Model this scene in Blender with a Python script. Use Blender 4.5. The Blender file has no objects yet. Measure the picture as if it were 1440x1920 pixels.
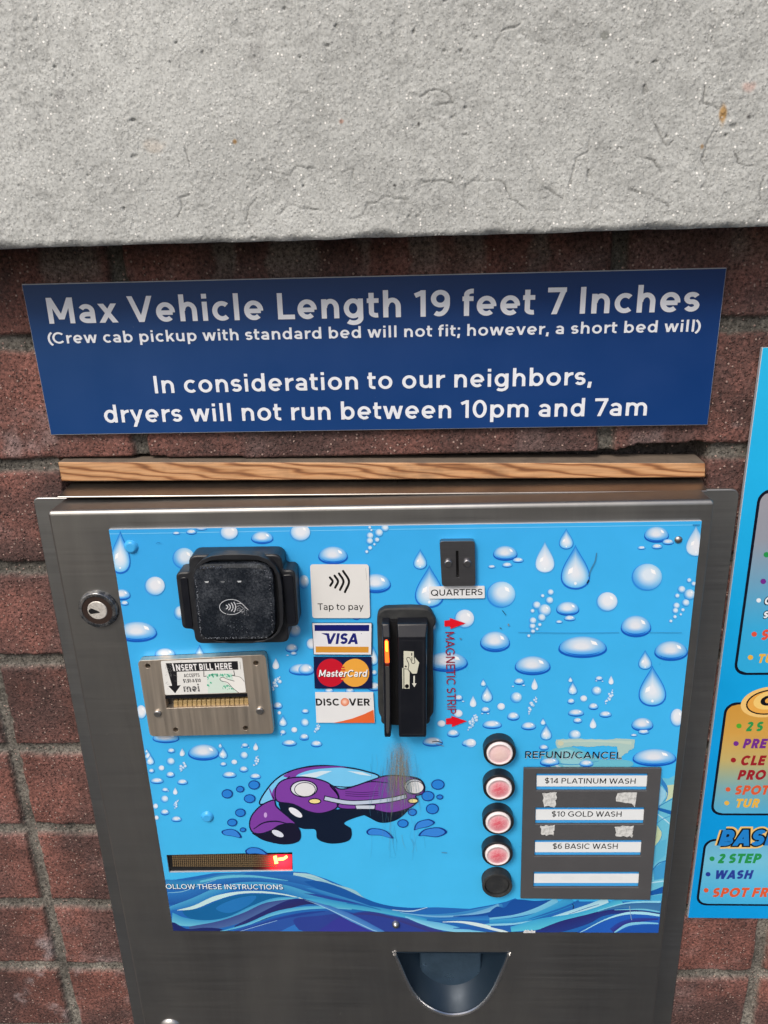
import bpy, bmesh, math, random
import numpy as np
from mathutils import Vector, Matrix
from mathutils.geometry import tessellate_polygon

random.seed(7)
RNG = np.random.default_rng(7)
S = bpy.context.scene
COL = S.collection

# ------------------------------------------------------------------ camera
ZC = 1.45          # camera height above the pavement
DIST = 0.67        # camera to wall face
FPX = 1442.0       # focal length in pixels of the 1440x1920 photograph


def rot(p, y, r):
    cx, sx, cy, sy, cr, sr = math.cos(p), math.sin(p), math.cos(y), math.sin(y), math.cos(r), math.sin(r)
    Ry = np.array([[cy, 0, -sy], [0, 1, 0], [sy, 0, cy]])
    Rx = np.array([[1, 0, 0], [0, cx, -sx], [0, sx, cx]])
    Rz = np.array([[cr, -sr, 0], [sr, cr, 0], [0, 0, 1]])
    return Rz @ Rx @ Ry


CM = rot(0.34091558, -0.0518857, -0.0338072)   # rows: image right, image down, forward (X right, Y down, Z into wall)


def tow(v):
    return Vector((v[0], v[2], -v[1]))


cam = bpy.data.cameras.new('camera')
camo = bpy.data.objects.new('camera', cam)
COL.objects.link(camo)
r_, u_, b_ = tow(CM[0]), -tow(CM[1]), -tow(CM[2])
camo.matrix_world = Matrix(((r_.x, u_.x, b_.x, 0), (r_.y, u_.y, b_.y, -DIST), (r_.z, u_.z, b_.z, ZC), (0, 0, 0, 1)))
cam.sensor_fit = 'VERTICAL'
cam.sensor_height = 36.0
cam.lens = FPX / 1920 * 36.0
cam.clip_start = 0.01
cam.clip_end = 200
S.camera = camo

# ------------------------------------------------------------------ light
SUN_EL, SUN_AZ = 47, -26     # degrees; azimuth measured from straight out of the wall, negative = from the left
el, az = math.radians(SUN_EL), math.radians(SUN_AZ)
sdir = Vector((math.sin(az) * math.cos(el), -math.cos(az) * math.cos(el), math.sin(el)))   # towards the sun
W = bpy.data.worlds.new('World')
S.world = W
W.use_nodes = True
wn = W.node_tree
sky = wn.nodes.new('ShaderNodeTexSky')
sky.sky_type = 'NISHITA'
sky.sun_disc = False
sky.sun_elevation = el
sky.sun_rotation = math.atan2(sdir.x, sdir.y)
sky.dust_density = 4.0
sky.air_density = 1.0
sky.ozone_density = 0.6
bg = wn.nodes['Background']
bg.inputs['Strength'].default_value = 0.095
wn.links.new(sky.outputs[0], bg.inputs[0])
sun = bpy.data.lights.new('sun', 'SUN')
sun.energy = 1.55
sun.angle = math.radians(17)
sun.color = (1.0, 0.94, 0.86)
suno = bpy.data.objects.new('sun', sun)
COL.objects.link(suno)
suno.rotation_euler = sdir.to_track_quat('Z', 'Y').to_euler()
suno.location = (0, -3, 4)
S.view_settings.view_transform = 'Standard'
S.view_settings.look = 'None'
S.view_settings.gamma = 1
S.view_settings.exposure = 0.56
S.view_settings.use_curve_mapping = False


# ------------------------------------------------------------------ helpers
def U(px, py, dep):
    """photo pixel -> (x, z) on the vertical plane standing dep metres in front of the wall face"""
    v = CM.T @ np.array([(px - 720) / FPX, (py - 960) / FPX, 1.0])
    t = (DIST - dep) / v[2]
    return (v[0] * t, ZC - v[1] * t)


def crop(s, ox, oy):
    return lambda x, y: (x / s + ox, y / s + oy)


def lin(c):
    return tuple(((v / 255) / 12.92 if v / 255 < 0.04045 else ((v / 255 + 0.055) / 1.055) ** 2.4) for v in c)


def mixc(a, b, t):
    return tuple(x + (y - x) * t for x, y in zip(a, b))


def wloc(o):
    v = Vector((0, 0, 0))
    while o is not None:
        v += Vector(o.location)
        o = o.parent
    return v


def tag(o, label=None, cat=None, kind=None, group=None):
    if label:
        o['label'] = label
    if cat:
        o['category'] = cat
    if kind:
        o['kind'] = kind
    if group:
        o['group'] = group
    return o


def empty(name, loc):
    o = bpy.data.objects.new(name, None)
    COL.objects.link(o)
    o.location = loc
    o.empty_display_size = 0.05
    return o


def link_mesh(name, me, mats, parent=None, org=None):
    """org: world position that becomes the object's origin"""
    o = bpy.data.objects.new(name, me)
    COL.objects.link(o)
    for m in (mats if isinstance(mats, (list, tuple)) else [mats]):
        me.materials.append(m)
    base = wloc(parent) if parent else Vector((0, 0, 0))
    if org is None:
        n = len(me.vertices)
        co = np.empty(n * 3, 'f')
        me.vertices.foreach_get('co', co)
        co = co.reshape(-1, 3)
        lo, hi = co.min(0), co.max(0)
        org = Vector(((lo[0] + hi[0]) / 2, (lo[1] + hi[1]) / 2, lo[2]))
    me.transform(Matrix.Translation(-Vector(org)))
    if parent:
        o.parent = parent
    o.location = Vector(org) - base
    return o


def catmull(pts, closed=False, n=8):
    pts = [np.array(p, float) for p in pts]
    m = len(pts)
    out = []
    rng = range(m) if closed else range(m - 1)
    for i in rng:
        if closed:
            p0, p1, p2, p3 = pts[(i - 1) % m], pts[i], pts[(i + 1) % m], pts[(i + 2) % m]
        else:
            p1, p2 = pts[i], pts[i + 1]
            p0 = pts[i - 1] if i > 0 else 2 * p1 - p2
            p3 = pts[i + 2] if i + 2 < m else 2 * p2 - p1
        for k in range(n):
            t = k / n
            out.append(0.5 * (2 * p1 + (p2 - p0) * t + (2 * p0 - 5 * p1 + 4 * p2 - p3) * t * t + (3 * p1 - p0 - 3 * p2 + p3) * t ** 3))
    if not closed:
        out.append(pts[-1])
    return [tuple(p) for p in out]


def rrect(x0, z0, x1, z1, r, n=6):
    pts = []
    for cx, cz, a in ((x1 - r, z1 - r, 0), (x0 + r, z1 - r, 90), (x0 + r, z0 + r, 180), (x1 - r, z0 + r, 270)):
        for k in range(n + 1):
            t = math.radians(a + 90 * k / n)
            pts.append((cx + r * math.cos(t), cz + r * math.sin(t)))
    return pts


def round_poly(pts, r, n=5):
    """round the corners of a polygon given in plane metres; r is one radius or one per corner"""
    out = []
    m = len(pts)
    for i in range(m):
        p = np.array(pts[i]); a = np.array(pts[i - 1]) - p; b = np.array(pts[(i + 1) % m]) - p
        rr = r[i] if isinstance(r, (list, tuple)) else r
        la, lb = np.linalg.norm(a), np.linalg.norm(b)
        d = min(rr, la * .49, lb * .49)
        if d < 1e-6:
            out.append(tuple(p)); continue
        A, B = p + a / la * d, p + b / lb * d
        for k in range(n + 1):
            t = k / n
            out.append(tuple((1 - t) ** 2 * A + 2 * t * (1 - t) * p + t * t * B))
    return out


def ring(cx, cz, rx, rz, n=24):
    return [(cx + rx * math.cos(2 * math.pi * k / n), cz + rz * math.sin(2 * math.pi * k / n)) for k in range(n)]


class MB:
    """collects solid shapes; depth dep is metres in front of the wall face"""

    def __init__(s):
        s.v, s.f = [], []

    def quadbox(s, front, back):
        """front, back: four (x, dep, z) corners in the same order"""
        n = len(s.v)
        for p in list(front) + list(back):
            s.v.append((p[0], -p[1], p[2]))
        s.f += [(n, n + 1, n + 2, n + 3), (n + 7, n + 6, n + 5, n + 4)]
        for i in range(4):
            j = (i + 1) % 4
            s.f.append((n + j, n + i, n + 4 + i, n + 4 + j))

    def box(s, x0, x1, z0, z1, d0, d1):
        s.quadbox([(x0, d1, z0), (x1, d1, z0), (x1, d1, z1), (x0, d1, z1)], [(x0, d0, z0), (x1, d0, z0), (x1, d0, z1), (x0, d0, z1)])

    def prism(s, pts, d0, d1, holes=(), back=True):
        loops = [pts] + list(holes)
        flat = [p for l in loops for p in l]
        n = len(s.v)
        N = len(flat)
        s.v += [(p[0], -d1, p[1]) for p in flat] + [(p[0], -d0, p[1]) for p in flat]
        if holes:
            tris = tessellate_polygon([[Vector((p[0], p[1], 0)) for p in l] for l in loops])
            s.f += [tuple(n + i for i in t) for t in tris]
            if back:
                s.f += [tuple(n + N + i for i in reversed(t)) for t in tris]
        else:
            s.f.append(tuple(n + i for i in range(N)))
            if back:
                s.f.append(tuple(n + N + i for i in reversed(range(N))))
        k = 0
        for l in loops:
            m = len(l)
            for i in range(m):
                j = (i + 1) % m
                s.f.append((n + k + j, n + k + i, n + N + k + i, n + N + k + j))
            k += m

    def loft(s, loops, cap0=True, cap1=True):
        """loops: list of equally long lists of (x, dep, z)"""
        n = len(s.v)
        m = len(loops[0])
        for l in loops:
            s.v += [(p[0], -p[1], p[2]) for p in l]
        for a in range(len(loops) - 1):
            for i in range(m):
                j = (i + 1) % m
                s.f.append((n + a * m + i, n + a * m + j, n + (a + 1) * m + j, n + (a + 1) * m + i))
        if cap0:
            s.f.append(tuple(n + i for i in reversed(range(m))))
        if cap1:
            s.f.append(tuple(n + (len(loops) - 1) * m + i for i in range(m)))

    def dome(s, cx, cz, r, d0, h, n=24, k=5):
        loops = []
        for a in range(k + 1):
            t = a / k * math.pi / 2
            rr = max(r * math.cos(t), 1e-5)
            loops.append([(cx + rr * math.cos(2 * math.pi * i / n), d0 + h * math.sin(t), cz + rr * math.sin(2 * math.pi * i / n)) for i in range(n)])
        s.loft(loops)

    def tube(s, path, r, n=8):
        """path: list of (x, dep, z)"""
        P = [Vector(p) for p in path]
        loops = []
        for i, p in enumerate(P):
            t = (P[min(i + 1, len(P) - 1)] - P[max(i - 1, 0)]).normalized()
            a = t.cross(Vector((0, 1, 0))).normalized()
            b = t.cross(a).normalized()
            loops.append([tuple(p + a * r * math.cos(2 * math.pi * k / n) + b * r * math.sin(2 * math.pi * k / n)) for k in range(n)])
        s.loft(loops)

    def build(s, name, mat, parent=None, bevel=0, seg=3, smooth=False, label=None, angle=35, mesh_only=False):
        me = bpy.data.meshes.new(name)
        me.from_pydata(s.v, [], s.f)
        bm = bmesh.new()
        bm.from_mesh(me)
        bmesh.ops.remove_doubles(bm, verts=bm.verts, dist=1e-6)
        bmesh.ops.dissolve_degenerate(bm, edges=bm.edges, dist=1e-6)
        bmesh.ops.recalc_face_normals(bm, faces=bm.faces)
        bm.to_mesh(me)
        bm.free()
        o = link_mesh(name, me, mat, parent)
        if bevel:
            m = o.modifiers.new('bevel', 'BEVEL')
            m.width = bevel; m.segments = seg; m.limit_method = 'ANGLE'; m.angle_limit = math.radians(angle)
            m.harden_normals = False
        if bevel or smooth:
            for p in me.polygons:
                p.use_smooth = True
            o.modifiers.new('wn', 'WEIGHTED_NORMAL').keep_sharp = True
            try:
                me.set_sharp_from_angle(angle=math.radians(40))
            except Exception:
                pass
        if label:
            o['label'] = label
        return o


# ------------------------------------------------------------------ stroke lettering
def arc(cx, cy, rx, ry, a, b, n=14):
    return [(cx + rx * math.cos(math.radians(a + (b - a) * k / n)), cy + ry * math.sin(math.radians(a + (b - a) * k / n))) for k in range(n + 1)]


def glyph(ch, w):
    """outline strokes of one character, cap height 1, stroke weight w -> (left bearing, body width, right bearing, strokes)
    stroke: ('L', points, closed) a ribbon, or ('D', p0, p1) a diagonal cut level at both ends"""
    h = w / 2
    X = 0.735
    L = lambda p, c=False: ('L', p, c)
    D = lambda a, b: ('D', a, b)
    st, rd, dg = 0.095, 0.055, 0.015
    def bowl(cx, cy, rx, ry):
        return L(arc(cx, cy, rx, ry, 0, 360, 28)[:-1], True)
    if ch == ' ':
        return 0, 0.3, 0, []
    if ch == 'A':
        W_ = .9
        return dg, W_, dg, [D((h * 1.05, 0), (W_ / 2, 1)), D((W_ - h * 1.05, 0), (W_ / 2, 1)), L([(.2, .29), (W_ - .2, .29)])]
    if ch in 'BPR':
        W_ = .68
        ry = (1 - .46 - h) / 2 if ch != 'B' else .235
        yb = 1 - h - 2 * ry
        top = [(h, 1 - h)] + arc(W_ - h - .22, 1 - h - ry, .22, ry, 90, -90) + [(h, yb)]
        if ch == 'P':
            return st, W_, .05, [L([(h, 0), (h, 1)]), L(top)]
        if ch == 'R':
            return st, W_ + .03, .03, [L([(h, 0), (h, 1)]), L(top), D((W_ - h + .01, 0), (W_ * .5, yb + h * .5))]
        r2 = (yb - h) / 2
        return st, W_ + .02, .06, [L([(h, 0), (h, 1)]), L(top), L([(h, yb)] + arc(W_ + .02 - h - .24, h + r2, .24, r2, 90, -90) + [(h, h)])]
    if ch == 'C':
        return rd, .86, .04, [L(arc(.47, .5, .47 - h, .5 - h + .01, 42, 318, 26))]
    if ch == 'D':
        W_ = .8
        return st, W_, rd, [L([(h, 0), (h, 1)]), L([(h, 1 - h)] + arc(W_ - h - .4, .5, .4, .5 - h, 90, -90, 18) + [(h, h)])]
    if ch in 'EF':
        W_ = .62
        s = [L([(h, 0), (h, 1)]), L([(h, 1 - h), (W_, 1 - h)]), L([(h, .51), (W_ - .05, .51)])]
        if ch == 'E':
            s.append(L([(h, h), (W_, h)]))
        return st, W_, .04, s
    if ch == 'G':
        return rd, .9, .08, [L(arc(.48, .5, .48 - h, .5 - h + .01, 45, 325, 26)), L([(.52, .47), (.9 - h, .47), (.9 - h, .14)])]
    if ch == 'H':
        W_ = .76
        return st, W_, st, [L([(h, 0), (h, 1)]), L([(W_ - h, 0), (W_ - h, 1)]), L([(h, .52), (W_ - h, .52)])]
    if ch in 'Il':
        return st, w, st, [L([(h, 0), (h, 1 if ch == 'I' else 1.03)])]
    if ch == 'K':
        W_ = .74
        return st, W_, dg, [L([(h, 0), (h, 1)]), D((h, .3), (W_ - h * 1.2, 1)), D((W_ - h, 0), (.3, .6))]
    if ch == 'L':
        return st, .58, .02, [L([(h, 0), (h, 1)]), L([(h, h), (.58, h)])]
    if ch == 'M':
        W_ = .92
        return st, W_, st, [L([(h, 0), (h, 1)]), L([(W_ - h, 0), (W_ - h, 1)]), D((W_ / 2, .16), (h * 1.1, 1)), D((W_ / 2, .16), (W_ - h * 1.1, 1))]
    if ch == 'N':
        W_ = .78
        return st, W_, st, [L([(h, 0), (h, 1)]), L([(W_ - h, 0), (W_ - h, 1)]), D((W_ - h * 1.1, 0), (h * 1.1, 1))]
    if ch == 'O':
        return rd, .98, rd, [bowl(.49, .5, .49 - h, .5 - h + .01)]
    if ch == '0':
        return rd, .68, rd, [bowl(.34, .5, .34 - h, .5 - h + .01)]
    if ch == 'Q':
        return rd, .98, rd, [bowl(.49, .5, .49 - h, .5 - h + .01), D((.92, -.04), (.62, .3))]
    if ch in 'S$':
        W_ = .66
        r = (1 - w) / 4 + .003
        s = [L(arc(W_ / 2, 1 - h - r, W_ / 2 - h, r, 30, 270, 16)[:-1] + arc(W_ / 2, h + r, W_ / 2 - h, r, 90, -150, 16))]
        if ch == '$':
            s.append(L([(W_ / 2, -.1), (W_ / 2, 1.1)]))
        return .05, W_, .05, s
    if ch == 'T':
        return .02, .72, .02, [L([(0, 1 - h), (.72, 1 - h)]), L([(.36, 0), (.36, 1 - w)])]
    if ch == 'U':
        W_ = .76
        return st, W_, st, [L([(h, 1)] + arc(W_ / 2, .36, W_ / 2 - h, .36 - h, 180, 360, 16) + [(W_ - h, 1)])]
    if ch == 'V':
        W_ = .88
        return dg, W_, dg, [D((W_ / 2, 0), (h * 1.1, 1)), D((W_ / 2, 0), (W_ - h * 1.1, 1))]
    if ch == 'W':
        W_ = 1.24
        return dg, W_, dg, [D((W_ * .28, 0), (h * 1.1, 1)), D((W_ * .28, 0), (W_ / 2, 1)), D((W_ * .72, 0), (W_ / 2, 1)), D((W_ * .72, 0), (W_ - h * 1.1, 1))]
    if ch == 'Y':
        W_ = .8
        return dg, W_, dg, [D((W_ / 2, .42), (h * 1.1, 1)), D((W_ / 2, .42), (W_ - h * 1.1, 1)), L([(W_ / 2, 0), (W_ / 2, .46)])]
    if ch == '1':
        return .05, .36, .1, [L([(.36 - h, 0), (.36 - h, 1)]), L([(0, .8), (.36 - h, 1 - h * .9)])]
    if ch == '2':
        return .04, .62, .04, [L(arc(.31, .7, .31 - h, .3 - h, 165, -35, 14) + [(h * 1.3, h), ]), L([(h * .6, h), (.62, h)])]
    if ch == '4':
        return .03, .7, .03, [L([(.52, 0), (.52, 1)]), L([(.48, 1 - h), (.05, .27)]), L([(.0, .25), (.7, .25)])]
    if ch == '5':
        return .05, .62, .05, [L([(.56, 1 - h), (.14, 1 - h), (.1, .52)] + arc(.31, .33, .31 - h, .33 - h, 120, -150, 16))]
    if ch == '6':
        return .05, .64, .05, [bowl(.32, .33, .32 - h, .33 - h), L([(h, .33)] + arc(.36, .5, .36 - h, .5 - h, 180, 60, 12))]
    if ch == '7':
        return .03, .62, .02, [L([(0, 1 - h), (.62, 1 - h)]), D((.14 + h, 0), (.62 - h * 1.1, 1 - w * .6))]
    if ch == '9':
        return .05, .64, .05, [bowl(.32, .67, .32 - h, .33 - h), L([(.64 - h, .67)] + arc(.28, .5, .36 - h, .5 - h, 0, -120, 12))]
    if ch == '/':
        return 0, .4, 0, [D((h, 0), (.4 - h, 1))]
    if ch == '&':
        return .04, .76, .0, [L([(.74, .06), (.24, .7)] + arc(.36, .8, .15, .2 - h, 210, -50, 12) + [(.18, .44)] + arc(.32, .26, .32 - h, .26 - h, 140, 290, 10) + [(.7, .5)])]
    if ch == '-':
        return .05, .3, .05, [L([(0, .4), (.3, .4)])]
    if ch == '(':
        return .08, .24, .02, [L(arc(.62, .42, .62 - h, .66, 122, 238, 12))]
    if ch == ')':
        return .07, .24, .08, [L(arc(-.38, .42, .62 - h, .66, 58, -58, 12))]
    if ch in ',;.':
        s = [D((h * .5, -.17), (h * 1.1, w * 1.1))] if ch != '.' else [L([(h, 0), (h, w)])]
        if ch == ';':
            s.append(L([(h * 1.1, X - w * 1.1), (h * 1.1, X)]))
        return .06, w, .06, s
    # lower case
    if ch == 'o':
        return rd, .68, rd, [bowl(.34, X / 2, .34 - h, X / 2 - h + .01)]
    if ch == 'c':
        return rd, .6, .03, [L(arc(.34, X / 2, .34 - h, X / 2 - h + .01, 48, 312, 22))]
    if ch == 'e':
        return rd, .66, .05, [L(arc(.33, X / 2, .33 - h, X / 2 - h + .01, -4, 312, 24)), L([(h, X * .47), (.66 - h, X * .47)])]
    if ch == 'a':
        W_ = .56
        return .05, W_, .085, [L(arc(W_ / 2 - .01, X - h - .2, W_ / 2 - h + .01, .2, 150, 0, 12) + [(W_ - h, 0)]),
                               L([(W_ - h, .43 - h * .98)] + arc(.27, .215, .27 - h, .215 - h * .98, 90, 270, 14) + [(W_ - h, h * .98)])]
    if ch in 'bp':
        W_ = .66
        return .085, W_, rd, [L([(h, 0 if ch == 'b' else -.26), (h, 1.03 if ch == 'b' else X)]), bowl(.34, X / 2, .32 - h, X / 2 - h + .01)]
    if ch in 'dqg':
        W_ = .66
        s = [bowl(.32, X / 2, .32 - h, X / 2 - h + .01)]
        if ch == 'd':
            s.append(L([(W_ - h, 0), (W_ - h, 1.03)]))
        elif ch == 'q':
            s.append(L([(W_ - h, -.26), (W_ - h, X)]))
        else:
            s.append(L([(W_ - h, X), (W_ - h, .02)] + arc(W_ / 2, .0, W_ / 2 - h, .27 - h, 0, -140, 12)))
        return rd, W_, .085, s
    if ch == 'f':
        return .02, .4, .0, [L([(.14, 0), (.14, .8)] + arc(.34, .8, .2, .22 - h, 180, 80, 8)), L([(0, X - h), (.37, X - h)])]
    if ch in 'hn':
        W_ = .6
        top = 1.03 if ch == 'h' else X
        return .085, W_, .08, [L([(h, 0), (h, top)]), L(arc(W_ / 2 + .01, X - h - .25, W_ / 2 - h - .01, .26, 178, 0, 14) + [(W_ - h, 0)])]
    if ch == 'm':
        W_ = 1.0
        a = (W_ - w) / 4
        return .085, W_, .08, [L([(h, 0), (h, X)]), L(arc(h + a, X - h - .22, a, .23, 178, 0, 12) + [(W_ / 2, 0)]),
                               L(arc(W_ / 2 + a, X - h - .22, a, .23, 178, 0, 12) + [(W_ - h, 0)])]
    if ch == 'i':
        return .085, w, .085, [L([(h, 0), (h, X)]), L([(h, X + .12), (h, X + .12 + w * 1.02)])]
    if ch == 'k':
        W_ = .6
        return .085, W_, dg, [L([(h, 0), (h, 1.03)]), D((h, .2), (W_ - h * 1.3, X)), D((W_ - h * 1.1, 0), (.26, .46))]
    if ch == 'r':
        return .085, .4, .01, [L([(h, 0), (h, X)]), L(arc(.4, X - h - .3, .4 - h, .3, 178, 88, 8))]
    if ch == 's':
        W_ = .52
        r = (X - w) / 4 + .003
        return .04, W_, .04, [L(arc(W_ / 2, X - h - r, W_ / 2 - h, r, 25, 270, 14)[:-1] + arc(W_ / 2, h + r, W_ / 2 - h, r, 90, -155, 14))]
    if ch == 't':
        return .02, .42, .02, [L([(.15, .94), (.15, .2)] + arc(.33, .2, .18, .2 - h, 180, 285, 8)), L([(0, X - h), (.4, X - h)])]
    if ch == 'u':
        W_ = .6
        return .08, W_, .085, [L([(h, X)] + arc(W_ / 2 - .01, .27, W_ / 2 - h - .01, .27 - h, 180, 355, 14)), L([(W_ - h, 0), (W_ - h, X)])]
    if ch == 'v':
        W_ = .66
        return dg, W_, dg, [D((W_ / 2, 0), (h * 1.1, X)), D((W_ / 2, 0), (W_ - h * 1.1, X))]
    if ch == 'w':
        W_ = .98
        return dg, W_, dg, [D((W_ * .28, 0), (h * 1.1, X)), D((W_ * .28, 0), (W_ / 2, X)), D((W_ * .72, 0), (W_ / 2, X)), D((W_ * .72, 0), (W_ - h * 1.1, X))]
    if ch == 'x':
        W_ = .66
        return dg, W_, dg, [D((h * 1.1, 0), (W_ - h * 1.2, X)), D((W_ - h * 1.1, 0), (h * 1.2, X))]
    if ch == 'y':
        W_ = .66
        return dg, W_, dg, [D((W_ / 2, 0), (h * 1.1, X)), D((W_ * .28, -.26), (W_ - h * 1.1, X))]
    return 0, .3, 0, []


def ribbon(pts, widths, closed=False):
    """left and right edges of a strip along pts"""
    P = np.array(pts, float)
    n = len(P)
    wd = np.full(n, widths, float) if np.isscalar(widths) else np.array(widths, float)
    l, r = [], []
    for i in range(n):
        a = P[i - 1] if (closed or i > 0) else P[i]
        b = P[(i + 1) % n] if (closed or i < n - 1) else P[i]
        t1, t2 = P[i] - a, b - P[i]
        if np.linalg.norm(t1) < 1e-12: t1 = t2
        if np.linalg.norm(t2) < 1e-12: t2 = t1
        t1, t2 = t1 / max(np.linalg.norm(t1), 1e-12), t2 / max(np.linalg.norm(t2), 1e-12)
        t = t1 + t2
        nt = np.linalg.norm(t)
        t = t / nt if nt > 1e-6 else t1
        nrm = np.array([-t[1], t[0]])
        c = max(nrm @ np.array([-t1[1], t1[0]]), .45)
        l.append(tuple(P[i] + nrm * wd[i] / 2 / c))
        r.append(tuple(P[i] - nrm * wd[i] / 2 / c))
    return l, r


EPS = 0.00003


class Print:
    """flat printed sheets: polygons with their printed colour, each layer a hair in front of the one below"""

    def __init__(s, dep, clamp=None):
        s.dep, s.clamp = dep, clamp
        s.v, s.f, s.c = [], [], []
        s.tf = lambda x, y: (x, y)

    def pt(s, p):
        q = s.tf(*p)
        if s.clamp:
            q = s.clamp(*q)
        return U(q[0], q[1], s.dep)

    def addv(s, p, col, lay):
        s.v.append((p[0], -(s.dep + lay * EPS), p[1]))
        s.c.append(lin(col))
        return len(s.v) - 1

    def poly_w(s, pts, col, lay, holes=(), cols=None):
        loops = [pts] + list(holes)
        flat = [p for l in loops for p in l]
        ids = [s.addv(p, cols[i] if cols else col, lay) for i, p in enumerate(flat)]
        for t in tessellate_polygon([[Vector((p[0], p[1], 0)) for p in l] for l in loops]):
            s.f.append(tuple(ids[i] for i in t))

    def poly(s, pts, col, lay, smooth=False, cols=None):
        if smooth:
            pts = catmull(pts, True, 6)
        s.poly_w([s.pt(p) for p in pts], col, lay, cols=cols)

    def strip(s, pts, widths, col, lay, smooth=True, closed=False, col2=None):
        if smooth and len(pts) > 2:
            wl = [widths] * len(pts) if np.isscalar(widths) else list(widths)
            q = catmull([(p[0], p[1], w) for p, w in zip(pts, wl)], closed, 7)
            pts, widths = [(p[0], p[1]) for p in q], [max(p[2], .2) for p in q]
        l, r = ribbon(pts, widths, closed)
        L_ = [s.addv(s.pt(p), col, lay) for p in l]
        R_ = [s.addv(s.pt(p), col2 or col, lay) for p in r]
        n = len(l)
        for i in range(n if closed else n - 1):
            j = (i + 1) % n
            s.f.append((L_[i], R_[i], R_[j], L_[j]))

    def rings(s, loops, cols, lay):
        """concentric loops in px, each with a list of colours; last loop is the centre"""
        n = len(loops[0])
        prev = None
        for l, c in zip(loops, cols):
            ids = [s.addv(s.pt(p), c[i] if isinstance(c, list) else c, lay) for i, p in enumerate(l)]
            if prev:
                for i in range(n):
                    j = (i + 1) % n
                    s.f.append((prev[i], prev[j], ids[j], ids[i]))
            prev = ids
        s.f.append(tuple(prev))

    def ell(s, cx, cy, rx, ry, col, lay, ang=0, n=28):
        ca, sa = math.cos(math.radians(ang)), math.sin(math.radians(ang))
        s.poly([(cx + rx * math.cos(t) * ca - ry * math.sin(t) * sa, cy + rx * math.cos(t) * sa + ry * math.sin(t) * ca) for t in [2 * math.pi * k / n for k in range(n)]], col, lay)

    def text(s, txt, pL, pR, cap, w, col, lay, skew=0, capdir=(0, -1), track=0.0, natural=None, grow=0, wob=0):
        """lettering on a baseline from pL to pR (px); cap = cap height in px along capdir"""
        A, B = np.array(s.pt(pL)), np.array(s.pt(pR))
        d = B - A
        ln = np.linalg.norm(d)
        d = d / ln
        up = np.array([-d[1], d[0]])
        mid = ((pL[0] + pR[0]) / 2, (pL[1] + pR[1]) / 2)
        q0, q1 = np.array(s.pt(mid)), np.array(s.pt((mid[0] + capdir[0] * cap, mid[1] + capdir[1] * cap)))
        H = abs((q1 - q0) @ up)
        x = 0
        items = []
        first = True
        for ch in txt:
            lb, wd, rb, st = glyph(ch, w)
            if not first:
                x += lb + track
            items.append((x, st))
            x += wd + rb
            first = False
            last = rb
        x -= last
        sx = ln / x if natural is None else H * natural
        k = 0
        rr = random.Random(len(txt) * 7 + int(cap * 10))

        def P(p, x0):
            dy = wob * x0
            return A + d * ((x0 + p[0] + skew * p[1]) * sx) + up * (p[1] * H)
        for n_, (x0, st) in enumerate(items):
            for kk, stq in enumerate(st):
                kz = lay + kk * .5 + (n_ % 2) * .25
                if stq[0] == 'L':
                    l, r = ribbon(stq[1], w + grow, stq[2])
                    L_ = [s.addv(P(p, x0), col, kz) for p in l]
                    R_ = [s.addv(P(p, x0), col, kz) for p in r]
                    n = len(l)
                    for i in range(n if stq[2] else n - 1):
                        j = (i + 1) % n
                        s.f.append((L_[i], R_[i], R_[j], L_[j]))
                else:
                    (xa, ya), (xb, yb) = stq[1], stq[2]
                    hw = (w + grow) / 2 * math.hypot(xb - xa, yb - ya) / abs(yb - ya)
                    g = grow / 2
                    if ya < yb: ya, yb = ya - g, yb + g
                    ids = [s.addv(P(p, x0), col, kz) for p in ((xa - hw, ya), (xa + hw, ya), (xb + hw, yb), (xb - hw, yb))]
                    s.f.append(tuple(ids))

    def build(s, name, mat, parent=None, label=None, thick=0):
        me = bpy.data.meshes.new(name)
        v, f, c = list(s.v), list(s.f), list(s.c)
        me.from_pydata(v, [], f)
        # every sheet faces out of the wall
        bm = bmesh.new()
        bm.from_mesh(me)
        bm.normal_update()
        for fc in bm.faces:
            if fc.normal.y > 0:
                fc.normal_flip()
        bm.to_mesh(me)
        bm.free()
        a = me.color_attributes.new('Col', 'FLOAT_COLOR', 'POINT')
        arr = np.ones((len(v), 4), 'f')
        arr[:, :3] = np.array(c, 'f')
        a.data.foreach_set('color', arr.ravel())
        o = link_mesh(name, me, mat, parent)
        if label:
            o['label'] = label
        return o


def hide_part(*a):
    return None


# ------------------------------------------------------------------ materials
def newmat(name):
    m = bpy.data.materials.new(name)
    m.use_nodes = True
    nt = m.node_tree
    return m, nt, nt.nodes['Principled BSDF']


def N(nt, t, **kw):
    n = nt.nodes.new(t)
    for k, v in kw.items():
        setattr(n, k, v)
    return n


def noise(nt, scale, detail=4, rough=.55, vec=None, dist=0.0):
    n = N(nt, 'ShaderNodeTexNoise')
    n.inputs['Scale'].default_value = scale
    n.inputs['Detail'].default_value = detail
    n.inputs['Roughness'].default_value = rough
    n.inputs['Distortion'].default_value = dist
    if vec is not None:
        nt.links.new(vec, n.inputs['Vector'])
    return n


def ramp(nt, inp, stops):
    r = N(nt, 'ShaderNodeValToRGB')
    e = r.color_ramp.elements
    while len(e) < len(stops):
        e.new(.5)
    for i, (p, c) in enumerate(stops):
        e[i].position = p
        e[i].color = (*c, 1) if len(c) == 3 else c
    nt.links.new(inp, r.inputs[0])
    return r


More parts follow.
